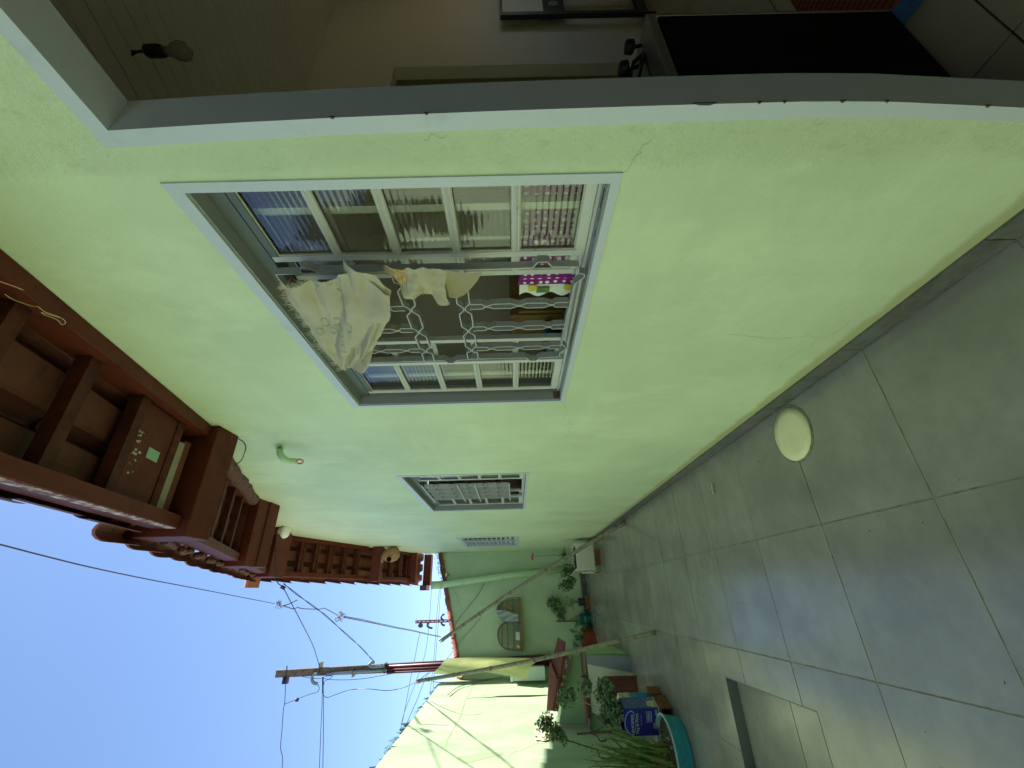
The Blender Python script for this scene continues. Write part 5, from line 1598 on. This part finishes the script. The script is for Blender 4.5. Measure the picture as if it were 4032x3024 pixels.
for sg in (-1, 1):
    part('leg', MB().tube([bd + ax * .02 + tl * .01 * sg, bd + ax * .02 + tl * .01 * sg + Vector((0, 0, -.06))], .0025, 5), m_peg, br)
part('perch', MB().tube([bd + Vector((0, 0, -.075)) - tl * .16, bd + Vector((0, 0, -.075)) + tl * .16], .006, 6), m_cagewood, br)

# ================================================================== PLANTS
def stem(b, pts, r0, r1, n=5):
    s_ = spline(pts, 5)
    b.tube(s_, [r0 + (r1 - r0) * i / (len(s_) - 1) for i in range(len(s_))], n)
def rnd(r):
    return Vector((random.uniform(-r, r), random.uniform(-r, r), random.uniform(-r, r)))
def ball_dir():
    while True:
        v = rnd(1)
        if 0.05 < v.length < 1:
            return v
def cluster(b, c, r, n, ls, wr=.9, droop=.3, flat=1.0):
    c = Vector(c)
    for k in range(n):
        v = ball_dir()
        v.z *= flat
        p = c + v * r
        d = (v + rnd(.5) + Vector((0, 0, -.15))).normalized()
        s = ls * random.uniform(.6, 1.25)
        b.leaf(p, d, Vector((0, 0, 1)) + rnd(.5), s, s * wr, droop)
def pot(t, c, r0, r1, h, m, soil=True, n=24, rim=True):
    prof = [(r0 * .97, 0), (r0, .004), (r1, h * .86)]
    prof += [(r1 * 1.06, h * .87), (r1 * 1.06, h), (r1 * .95, h), (r1 * .93, h * .86), (r0 * .9, h * .3)] if rim else [(r1, h), (r1 * .93, h), (r1 * .92, h * .86), (r0 * .9, h * .3)]
    part('pot', MB().lathe(prof, c, n), m, t, smooth=False)
    if soil:
        part('soil', MB().lathe([(r1 * .925, h * .84), (r1 * .5, h * .885), (.002, h * .89)], c, n), m_soil, t)

# -- polystyrene box planter on bricks, by the house corner
random.seed(31)
BOX = Vector((0.56, 7.80, 0.0))
for k, (x0, x1, y0_, y1_) in enumerate(((0.46, 0.68, 7.56, 7.70), (0.46, 0.70, 7.90, 8.02))):
    bk = MB().box(x0, x1, y0_, y1_, 0.0, 0.095)
    solo('clay_brick', bk, m_brick, ('clay brick under the near side of the white planter box', 'clay brick under the far side of the white planter box')[k], 'brick', 'bricks propping the planters', bevel=.004)
pb = thing('foam_planter', 'dirty white polystyrene box planter with leafy plants and a pink flower stalk', 'planter', BOX)
x0, x1, y0_, y1_, zA, zB = 0.36, 0.79, 7.56, 8.02, 0.096, 0.42
b = MB()
b.box(x0, x1, y0_, y0_ + .035, zA, zB - .015).box(x0, x1, y1_ - .035, y1_, zA, zB).box(x0, x0 + .035, y0_ + .035, y1_ - .035, zA, zB).box(x1 - .035, x1, y0_ + .035, y1_ - .035, zA, zB).box(x0 + .035, x1 - .035, y0_ + .035, y1_ - .035, zA, zA + .03)
part('box', b, m_styro, pb, bevel=.012)
part('soil', MB().grid(lambda u, v: Vector((x0 + .034 + (x1 - x0 - .068) * u, y0_ + .034 + (y1_ - y0_ - .068) * v, zB - .035 + random.uniform(-.012, .012))), 8, 8), m_soil, pb)
fo, stm = MB(), MB()
for (px_, py_) in ((120, -30), (330, 120),):
    pass
C1 = Vector((0.6271, 7.85, 0.603))
for k in range(26):
    d = Vector((random.uniform(-1, 1), random.uniform(-.8, .5), random.uniform(.25, 1)))
    fo.leaf(C1 + Vector((0, 0, -.07)) + rnd(.03), d, (0, 0, 1), random.uniform(.10, .19), random.uniform(.03, .045), .35)
part('broad_foliage', fo, m_leafd, pb)
fo = MB()
for (gx_, gy_, r, n_) in ((650, 800, .09, 60), (620, 900, .08, 40), (520, 960, .05, 22), (740, 1160, .075, 60), (680, 1250, .07, 50), (520, 1210, .03, 18), (450, 1310, .045, 26), (570, 1400, .04, 22), (700, 1340, .04, 20)):
    cc = fu4 = None
    pass
pts4 = [(0.4094, 7.75, 0.5304), (0.3562, 7.75, 0.5527), (0.3256, 7.75, 0.6139), (0.2168, 7.75, 0.4947), (0.1705, 7.75, 0.5337), (0.1937, 7.75, 0.6247), (0.1426, 7.75, 0.6695), (0.0942, 7.75, 0.604), (0.1234, 7.75, 0.5263)]
for c, r, n_ in zip(pts4, (.075, .065, .045, .06, .055, .025, .035, .035, .035), (130, 90, 46, 130, 100, 30, 46, 40, 36)):
    cluster(fo, c, r, n_, .036, .85)
part('trailing_foliage', fo, m_leaf, pb)
for c in pts4[:8]:
    stem(stm, [(x0 + .06, y0_ + .1, zB - .03), ((x0 + c[0]) / 2, c[1], max(zB, c[2]) + .03), c], .004, .002)
part('stem', stm, m_bark, pb)
fs_ = MB()
stem(fs_, [C1 + Vector((0, 0, -.05)), (0.6344, 7.85, 0.748), (0.6265, 7.85, 0.9099), (0.6179, 7.85, 1.1039)], .004, .0025)
part('flower_stalk', fs_, m_bark, pb)
fw = MB()
for q in [(0.6528, 7.85, 1.1216), (0.6261, 7.85, 1.1325), (0.5963, 7.85, 1.1339), (0.5739, 7.85, 1.1302), (0.6115, 7.85, 1.1445)]:
    fw.lathe([(.004, -.02), (.018, -.006), (.02, .008), (.006, .02)], q, 8, axis=(0, 0, 1))
part('flower', fw, m_pink, pb, smooth=True)
bk = thing('carton', 'flattened yellow and white cartons stuck beside the planter box', 'carton', (0.33, 7.85, .1))
part('panel', MB().box(0.338, 0.352, 7.62, 7.92, 0.22, 0.40), m_cream, bk)
part('panel', MB().box(0.322, 0.3375, 7.60, 7.80, 0.11, 0.30), m_white, bk)
part('leg', MB().box(0.325, 0.337, 7.70, 7.86, 0.0, 0.11), m_brick, bk)

# -- dark pot on brick
random.seed(32)
dpc = Vector((-0.1241, 9.0923, -0.0046))
def ground_at(p):
    return Vector((p[0], p[1], 0))
p_ = Vector((-0.1244, 9.1336, 0))
solo('clay_brick', MB().box(p_.x - .13, p_.x + .11, p_.y - .03, p_.y + .10, 0, .085), m_brick, 'clay brick under the small dark pot at the back wall', 'brick', 'bricks propping the planters', bevel=.004)
pd_ = thing('potted_shrub', 'small dark pot on a brick with a twiggy shrub', 'potted plant', (p_.x, p_.y + .035, .086))
pot(pd_, (p_.x, p_.y + .035, .086), .055, .07, .13, m_potd)
yb_ = p_.y + .035
sm, fo = MB(), MB()
for k in range(9):
    e_ = Vector((p_.x + random.uniform(-.10, .12), yb_ + random.uniform(-.05, .05), random.uniform(.32, .47)))
    stem(sm, [(p_.x, yb_, .2), Vector((p_.x, yb_, .2)).lerp(e_, .5) + rnd(.02), e_], .004, .0015)
    cluster(fo, e_, .04, 10, .026, .8)
part('stem', sm, m_bark, pd_)
part('foliage', fo, m_leafg, pd_)
# -- second bushy plant above it
# -- green pot with stake
random.seed(33)
p_ = Vector((-0.4215, 9.1322, 0))
yg = p_.y + .09
pg = thing('potted_vine', 'teal green pot with a wooden stake and a thin climbing vine', 'potted plant', (p_.x, yg, 0))
pot(pg, (p_.x, yg, 0), .088, .098, .215, m_potg, rim=False)
text('native', .045, (p_.x - .055, yg - .0985, .11), (1, 0, 0), (0, 0, 1), m_label, pg)
s0, s1 = Vector((p_.x - .03, yg, .18)), Vector((-0.4404, 9.0698, 0.6785))
s1.y = yg
part('stake', MB().tube([s0, s1], .012, 6), m_bark, pg)
sm, fo = MB(), MB()
ygt = yg
def atY(L):
    return [Vector((a[0], yg, a[2])) for a in L]
B1 = atY([(-0.4005, 9.0777, 0.5763), (-0.3431, 9.089, 0.5926), (-0.1283, 9.1314, 0.65), (-0.0866, 9.1397, 0.736), (-0.266, 9.1042, 0.6072), (-0.2055, 9.1162, 0.7015), (-0.145, 9.1281, 0.7744), (-0.2676, 9.1039, 0.541)])
for c in B1[2:]:
    stem(sm, [s0.lerp(s1, .6), s0.lerp(s1, .95).lerp(c, .5) + rnd(.02), c], .004, .0018)
for c, r, n_ in zip(B1, (.04, .035, .065, .06, .055, .06, .05, .04), (16, 14, 60, 54, 44, 54, 30, 30)):
    cluster(fo, c, r, n_ * 2, .042, .75)
for c in atY([(-0.36, 9.0857, 0.2865), (-0.406, 9.0766, 0.3469), (-0.4235, 9.0731, 0.4036), (-0.3895, 9.0798, 0.2463)]):
    cluster(fo, c, .022, 9, .022, .7)
    stem(sm, [s0, s0.lerp(c, .6) + rnd(.02), c], .003, .0015)
part('vine', sm, m_bark, pg)
part('foliage', fo, m_leafg, pg)
# -- terracotta planter with elephant-ear leaves
random.seed(34)
p_ = Vector((-0.6939, 8.9313, 0))
yt = p_.y + .10
ptc = thing('potted_elephant_ear', 'orange terracotta planter of broad dark arrow-shaped leaves', 'potted plant', (p_.x - .02, yt, 0))
pot(ptc, (p_.x - .02, yt, 0), .13, .15, .22, m_terra)
sm = MB()
for c, ln, wd, dv in zip([Vector((a[0], yt + dy, a[2])) for a, dy in zip([(-0.5602, 9.0161, 0.455), (-0.5258, 9.0229, 0.3539), (-0.5084, 9.0264, 0.3086), (-0.5564, 9.0169, 0.2282), (-0.6804, 8.9924, 0.3722), (-0.7508, 8.9785, 0.423), (-0.7783, 8.973, 0.3838), (-0.7184, 8.9849, 0.281), (-0.5302, 9.0221, 0.1708), (-0.6376, 9.0008, 0.2708)], (.0, -.05, .03, -.04, .05, -.08, 0.03, -.05, .04, .0))],
                         (.16, .17, .12, .12, .18, .17, .15, .13, .13, .12), (.06, .075, .06, .06, .10, .10, .09, .08, .06, .06),
                         ((-.3, -.3, -.6), (.5, -.3, -.6), (.6, 0, -.4), (.3, -.4, -.7), (-.2, -.5, -.6), (-.6, -.4, -.5), (-.7, 0, -.5), (-.4, -.5, -.6), (.5, -.2, -.6), (.0, -.6, -.6))):
    stem(sm, [(p_.x - .02 + random.uniform(-.04, .04), yt, .2), Vector((p_.x - .02, yt, .2)).lerp(c, .6) + Vector((0, 0, .05)), c], .005, .003)
    part('leaf', MB().leaf(c, dv, (0, -.6, 1), ln, wd, .2), m_leafd, ptc)
part('stem', sm, m_leafd, ptc)

# ================================================================== LEFT-HAND GROUP
# counter block with tiled top
cbx = thing('yard_counter', 'low green masonry counter with a little clay-tiled roof against the boundary wall', 'counter', (-1.05, 6.9, 0))
part('base_block', MB().box(-1.50, -0.70, 6.52, 7.35, 0, 0.55), m_plinth, cbx)
b = MB()
b.prism([(-0.70 - .04, 6.80, .575), (-1.50, 6.80, .575), (-1.50, 6.80, .93), (-0.80, 6.80, .74), (-0.74, 6.80, .71)], (0, .55, 0))
part('upper_block', b, m_plinth, cbx)
part('counter_board', MB().box(-1.52, -0.66, 6.44, 6.80, .551, .575), m_slab, cbx, bevel=.003)
part('roof_slab', MB().prism([(-0.7151, 6.56, 0.8004), (-0.709, 6.56, 0.7329), (-0.7586, 6.56, 0.7492), (-1.3056, 6.56, 0.9458), (-1.3043, 6.56, 1.0024)], (0, .55, 0)), m_weather, cbx)
def ribbed(cs, n_=6, th=.018, amp=.024):
    # a ribbed clay tile: ribs run along its length (u), corners back-right, front-right, front-left, back-left
    br_, fr_, fl_, bl_ = map(Vector, cs)
    up_n = (fr_ - br_).cross(bl_ - br_).normalized()
    if up_n.z < 0:
        up_n = -up_n
    def fn(u, v, o):
        p = (br_.lerp(bl_, u)).lerp(fr_.lerp(fl_, u), v)
        return p + up_n * (amp * abs(math.sin(math.pi * n_ * v)) + o)
    b = MB()
    b.grid(lambda u, v: fn(u, v, 0), 1, n_ * 6)
    b.grid(lambda u, v: fn(u, v, -th), 1, n_ * 6)
    for u in (0, 1):
        b.grid(lambda a, v: fn(u, v, -th * a), 1, n_ * 6)
    for v in (0, 1):
        b.grid(lambda a, u: fn(u, v, -th * a), 1, 1)
    return b
part('roof_tile', ribbed(((-0.5354, 6.84, 0.8494), (-0.5498, 6.5, 0.8087), (-0.968, 6.5, 0.8965), (-0.821, 6.84, 0.9644))), m_tile_r, cbx)
part('roof_tile', ribbed(((-0.7944, 6.82, 0.9812), (-0.96, 6.46, 0.9263), (-1.2772, 6.46, 1.0208), (-1.347, 6.82, 1.0585))), m_tile_r, cbx)
part('side_board', MB().prism([(-1.36, 6.60, 1.03), (-1.54, 6.72, 1.07), (-1.54, 6.9, 1.19), (-1.36, 6.62, 1.10)], (0, .012, 0)), m_pinkboard, cbx)
b = MB()
def patch(u, v):
    y = 6.25 + .42 * u
    z = 1.05 + .20 * v
    return Vector((lx(y) + .012 + .010 * math.sin(u * 21) * math.sin(v * 17), y + .02 * math.sin(v * 9), z + .015 * math.sin(u * 13)))
part('render_patch', MB().grid(patch, 14, 8), m_stonepatch, bw)

def slab(name, corners, th, m, label, cat, group=None):
    c = [Vector(p) for p in corners]
    n_ = (c[1] - c[0]).cross(c[3] - c[0]).normalized()
    if n_.y < 0:
        n_ = -n_
    return solo(name, MB().prism(c, n_ * th), m, label, cat, group)
slab('loose_tile', [(-0.715, 6.33, 0), (-0.885, 6.33, 0), (-0.80, 6.44, .545), (-0.695, 6.44, .545)], .01, m_tilegrey, 'tall grey floor tile leaning on the counter, rightmost of the loose tiles', 'floor tile', 'loose tiles leaning on the counter')
slab('loose_tile', [(-0.89, 6.32, 0), (-1.20, 6.32, 0), (-1.02, 6.435, .54), (-0.80, 6.435, .54)], .01, m_tilebeige, 'beige floor tile leaning between the grey tile and its twin', 'floor tile', 'loose tiles leaning on the counter')
slab('loose_tile', [(-1.205, 6.325, 0), (-1.46, 6.325, 0), (-1.30, 6.435, .54), (-1.025, 6.435, .54)], .01, m_tilebeige, 'beige floor tile leaning at the left end, behind the geraniums', 'floor tile', 'loose tiles leaning on the counter')
# barrel tile lying on the counter and clay roof tile standing on edge
bt_ = MB()
def barrel(u, v):
    a = math.pi * (v - .5) * 1.1
    return Vector((-0.93 - .42 * u, 6.46 + .055 * math.sin(a), .577 + .05 * math.cos(a) * (1 - .15 * u)))
bt_.grid(barrel, 6, 8)
bt_.grid(lambda u, v: barrel(u, v) - Vector((0, 0, .012)), 6, 8)
solo('barrel_tile', bt_, m_tile_r, 'weathered half-round tile lying along the counter edge', 'roof tile')
lt = [Vector((-0.8779, 6.1203, -0)), Vector((-1.0877, 6.1706, -0))]
def lean(u, v):
    base = Vector((-0.885 - .21 * u, 6.12 + .02 * u, 0))
    prof = .016 * math.cos(2 * math.pi * u * 1.5) + (.02 if u < .12 or u > .88 else 0)
    return base + Vector((-.015 * v, .10 * v - prof, .40 * v - .02 * u * v))
b = MB().grid(lean, 16, 4)
b.grid(lambda u, v: lean(u, v) + Vector((0, .014, 0)), 16, 4)
for vv in (0.0, 1.0):
    b.grid(lambda u, a: lean(u, vv) + Vector((0, .014 * a, 0)), 16, 1)
for uu in (0.0, 1.0):
    b.grid(lambda v, a: lean(uu, v) + Vector((0, .014 * a, 0)), 4, 1)
solo('ridged_tile', b, m_tile_r, 'brown clay roof tile standing against the beige loose tiles', 'roof tile')

# hollow bricks
def hollow(o_, u, v, lu, lv, h, label, holes=True):
    o_, u, v = Vector(o_), Vector(u).normalized(), Vector(v).normalized()
    z = Vector((0, 0, 1))
    t = thing('hollow_brick', label, 'hollow brick', o_ + u * lu / 2 + v * lv / 2, 'hollow clay bricks under the tins')
    b = MB()
    if holes:
        w = .014
        b.obox(o_, u * lu, v * lv, z * w).obox(o_ + z * (h - w), u * lu, v * lv, z * w)
        for f_ in (0, .5, 1):
            b.obox(o_ + u * (lu - w) * f_ + z * w, u * w, v * lv, z * (h - 2 * w))
        b.obox(o_ + z * (h / 2 - w / 2) + u * w, u * (lu - 2 * w), v * lv, z * w) if False else None
        b.obox(o_ + v * (lv * .5) + u * w + z * w, u * (lu - 2 * w), v * .01, z * (h - 2 * w))
    else:
        b.obox(o_, u * lu, v * lv, z * h)
    part('body', b, m_brick, t, bevel=.002)
U_ = Vector((-.94, .34, 0)); V_ = Vector((.34, .94, 0))
hollow((-0.965, 4.86, 0), U_, V_, .16, .20, .115, 'ochre hollow brick with two open cells under the blue tin')
hollow((-0.90, 5.14, 0), U_, V_, .12, .12, .12, 'brown brick under the sky-blue tin', holes=False)
hollow((-1.16, 5.02, 0), U_, V_, .12, .20, .115, 'hollow brick under the left half of the blue tin, mostly hidden')

# blue square paint tin
tin = thing('paint_tin', 'square dark blue paint tin with white lettering used as a planter', 'paint tin', (-1.07, 5.0, .118), 'paint tins reused as planters')
c0 = Vector((-0.972, 4.905, .118)); Uw, Vw, Hh = .235, .17, .335
zz_ = Vector((0, 0, 1))
b = MB()
b.obox(c0, U_ * Uw, V_ * .003, zz_ * Hh).obox(c0 + V_ * (Vw - .003), U_ * Uw, V_ * .003, zz_ * Hh).obox(c0 + U_ * (Uw - .003) + V_ * .003, U_ * .003, V_ * (Vw - .006), zz_ * Hh)
b.obox(c0 + V_ * .003, U_ * .003, V_ * (Vw - .006), zz_ * Hh).obox(c0 + U_ * .003 + V_ * .003, U_ * (Uw - .006), V_ * (Vw - .006), zz_ * .004)
part('body', b, m_blue, tin)
part('side_label', MB().obox(c0 - U_ * .0012 + V_ * .004, -U_ * .0006, V_ * (Vw - .01), zz_ * Hh * .96), m_blue2, tin)
part('base_seam', MB().obox(c0 - U_ * .003 - V_ * .003, U_ * (Uw + .006), V_ * (Vw + .006), zz_ * .008), m_cream, tin)
part('cream_splash', MB().add([c0 - U_ * .002 + V_ * .01 + zz_ * .012, c0 - U_ * .002 + V_ * .12 + zz_ * .012, c0 - U_ * .002 + V_ * .10 + zz_ * .09, c0 - U_ * .002 + V_ * .03 + zz_ * .10], [(0, 1, 2, 3)]), m_cream, tin)
part('soil', MB().obox(c0 + U_ * .004 + V_ * .004 + zz_ * .27, U_ * (Uw - .008), V_ * (Vw - .008), zz_ * .03), m_soil, tin)
LO = c0 + U_ * Uw - V_ * .0015
XD = -U_
def on_face(s_, z_):
    return LO + XD * s_ + zz_ * z_
text('eucatex', .050, on_face(.030, .245), XD, zz_, m_label, tin)
text('Peg & Pinte', .038, on_face(.018, .20), XD, zz_, m_label, tin)
text('Tinta Acrílica', .017, on_face(.085, .168), XD, zz_, m_labely, tin)
arc = MB()
for ph, (ra, rb) in ((0, (.105, .075)), (1, (.10, .03))):
    n_ = 18
    for i in range(n_):
        a0, a1 = math.pi * (ph * 1.0 + i / n_), math.pi * (ph * 1.0 + (i + 1) / n_)
        cx_, cz_ = .115, .255
        q = []
        for a, k_ in ((a0, 1), (a1, 1), (a1, .94), (a0, .94)):
            q.append(on_face(cx_ + ra * k_ * math.cos(a), cz_ + rb * k_ * math.sin(a)))
        arc.quad(*q)
part('logo_outline', arc, m_label, tin)
ll = MB()
for i in range(4):
    ll.obox(on_face(.125, .115 - i * .014), XD * .075, V_ * -.0006, zz_ * .004)
for sx in (.118, .205):
    ll.obox(on_face(sx, .070), XD * .002, V_ * -.0006, zz_ * .062)
for i in range(2):
    ll.obox(on_face(.17, .03 - i * .010), XD * .05, V_ * -.0006, zz_ * .004)
part('small_print', ll, m_label, tin)
ll = MB().obox(on_face(.06, .010), XD * .05, V_ * -.0008, zz_ * .05).obox(on_face(.09, .02), XD * .05, V_ * -.0009, zz_ * .02)
part('paper_scrap', ll, m_board, tin)
random.seed(41)
fo, sm, ro = MB(), MB(), Vector((-1.07, 5.03, .42))
cl = [(-0.8876, 5.05, 0.9679), (-0.8196, 5.05, 0.7838), (-0.8415, 5.05, 0.567), (-0.7959, 5.05, 0.5956), (-0.9182, 5.05, 0.5973), (-1.006, 5.05, 0.5547), (-1.0535, 5.05, 0.581), (-1.0967, 5.05, 0.5467), (-0.8896, 5.05, 0.6414), (-0.9751, 5.05, 0.4898)]
for c, r, n_ in zip(cl, (.085, .06, .075, .05, .06, .095, .075, .06, .05, .05), (190, 90, 160, 70, 90, 190, 120, 90, 70, 60)):
    cluster(fo, c, r, n_, .034, 1.0, .2)
    stem(sm, [ro + rnd(.04), ro.lerp(Vector(c), .55) + Vector((0, 0, -.015)) + rnd(.015), c], .0055, .003)
part('foliage', fo, m_leafg, tin)
part('stem', sm, m_lime, tin)

t2 = thing('paint_tin', 'sky-blue tin splashed with cream paint behind the dark blue tin', 'paint tin', (-0.98, 5.22, .12), 'paint tins reused as planters')
part('body', MB().lathe([(.078, 0), (.082, .004), (.082, .30), (.076, .30), (.074, .27), (.07, .1)], (-0.985, 5.225, .121), 24), m_sky_tin, t2, smooth=True)
part('cream_splash', MB().lathe([(.0828, .19), (.0832, .20), (.0832, .302)], (-0.985, 5.225, .121), 24), m_cream, t2, smooth=True)
part('soil', MB().lathe([(.074, .27), (.002, .28)], (-0.985, 5.225, .121), 24), m_soil, t2)

# tall weedy stem above the tub
random.seed(43)
sp_ = [Vector(p) for p in [(-1.3395, 4.95, 0.6493), (-1.2766, 4.95, 0.7282), (-1.2582, 4.95, 0.7986), (-1.2214, 4.95, 0.9257), (-1.1964, 4.95, 1.0257), (-1.1608, 4.95, 1.0815), (-1.1246, 4.95, 1.1524), (-1.065, 4.95, 1.2078)]]
wd_ = thing('tall_weed', 'tall thin weed with a dark leafy head against the sunlit wall', 'plant', (-1.2, 4.95, .15))
b = MB()
stem(b, [(-1.22, 4.9, .12)] + sp_, .008, .003, 6)
part('stem', b, m_bark, wd_)
fo = MB()
for c, r, n_ in zip(sp_[4:], (.03, .05, .065, .055), (40, 110, 200, 160)):
    cluster(fo, c, r, n_, .026, .75)
for c in [(-1.0875, 4.95, 1.2461), (-1.0303, 4.95, 1.1759), (-1.1021, 4.95, 1.1214), (-1.1595, 4.95, 1.1401), (-1.1493, 4.95, 1.0806)]:
    cluster(fo, c, .04, 60, .026, .75)
for c in sp_[2:5]:
    cluster(fo, c, .03, 9, .018, .7)
part('foliage', fo, m_leaf, wd_)
b = MB()
s0, s1 = [(-1.1608, 5, 0.5718), (-1.1685, 5, 0.8994)]
b.tube([s0, s1], .010, 7)
solo('wooden_stake', b, m_bark, 'rough wooden stake standing behind the grassy tub', 'stake')
b = MB()
stem(b, [(-1.2176, 5, 0.6237), (-1.2277, 5, 0.684), (-1.1925, 5, 0.7093), (-1.168, 5, 0.7658)], .008, .005, 6)
stem(b, [(-1.1013, 5, 0.6087), (-1.1461, 5, 0.7038), (-1.1622, 5, 0.7652)], .004, .003, 5)
solo('dead_branch', b, m_bark, 'crooked dead branch hooked on the stake by the tub', 'branch')

# turquoise tub of grass
TC = Vector((-1.25, 4.74, 0))
tub = thing('grass_tub', 'round turquoise plastic basin planted with long grass', 'planter', TC)
pr_ = [(.235, 0), (.245, .006), (.250, .045), (.2465, .048), (.2465, .052), (.252, .055), (.256, .092), (.2525, .095), (.2525, .099), (.258, .102), (.262, .135)]
part('basin', MB().lathe(pr_ + [(.258, .137), (.25, .10), (.23, .012)], TC, 48), m_turq, tub, smooth=False)
part('rim', MB().lathe([(.20, .02), (.2585, .134), (.272, .138), (.272, .150), (.254, .150), (.252, .120), (.24, .02)], TC, 48), m_rim, tub, smooth=False)
random.seed(51)
part('soil', MB().lathe([(.252, .118), (.18, .128), (.08, .135), (.002, .138)], TC, 32), m_soil, tub)
def blade(b, base, tip, w, bend):
    base, tip = Vector(base), Vector(tip)
    mid = base.lerp(tip, .55) + bend
    s_ = (tip - base).cross(Vector((0.3, -1, 0))).normalized() * w / 2
    pts = spline([base, mid, tip], 5)
    n_ = len(pts)
    vs, fs = [], []
    for i, p in enumerate(pts):
        k_ = (1 - (i / (n_ - 1)) ** 2) * .9 + .1 * (1 - i / (n_ - 1))
        f_ = Vector((0, -.15, 0)) * w * .5
        vs += [p - s_ * k_, p + f_ * k_, p + s_ * k_]
    for i in range(n_ - 1):
        for j in range(2):
            fs.append((3 * i + j, 3 * i + j + 1, 3 * i + 4 + j, 3 * i + 3 + j))
    b.add(vs, fs)
tips = [Vector(p) for p in [(-1.1511, 4.65, 0.7936), (-1.0665, 4.65, 0.7285), (-1.2137, 4.65, 0.828), (-1.2952, 4.65, 0.8908), (-1.0348, 4.65, 0.6829), (-1.1305, 4.65, 0.7637), (-1.2759, 4.65, 0.8349), (-1.3096, 4.65, 0.7045), (-1.3618, 4.65, 0.6446), (-1.3365, 4.65, 0.8684), (-1.2152, 4.65, 0.7602), (-1.0901, 4.65, 0.6485), (-1.0483, 4.65, 0.5736), (-1.153, 4.65, 0.7116), (-1.218, 4.65, 0.6383), (-1.3024, 4.65, 0.5692), (-1.2544, 4.65, 0.873), (-1.3484, 4.65, 0.7896), (-1.2376, 4.65, 0.6952), (-1.3012, 4.65, 0.6228)]]
bases = [TC + Vector((-.02, .02, .13)), TC + Vector((-.12, -.05, .13))]
for k in range(44):
    tip = random.choice(tips) + rnd(.05)
    b = MB()
    blade(b, random.choice(bases) + Vector((random.gauss(0, .035), random.gauss(0, .035), 0)), tip, random.uniform(.012, .020), Vector((random.uniform(-.06, .06), random.uniform(-.04, .04), random.uniform(.03, .12))))
    part('blade', b, m_grass, tub)
for k in range(34):
    b = MB()
    a = random.uniform(0, 6.28)
    bs = random.choice(bases) + Vector((random.gauss(0, .03), random.gauss(0, .03), 0))
    blade(b, bs, bs + Vector((math.cos(a) * .12, math.sin(a) * .12, random.uniform(.03, .16))), random.uniform(.012, .022), Vector((0, 0, .05)))
    part('dry_blade', b, m_dry, tub)
fo = MB()
for k in range(90):
    a, r = random.uniform(0, 6.28), random.uniform(.05, .235)
    p = TC + Vector((math.cos(a) * r, math.sin(a) * r, .135))
    fo.leaf(p, rnd(1) + Vector((0, 0, .4)), (0, 0, 1), random.uniform(.02, .05), random.uniform(.012, .022), .3)
part('fallen_leaves', fo, m_leafg, tub)
random.seed(1)
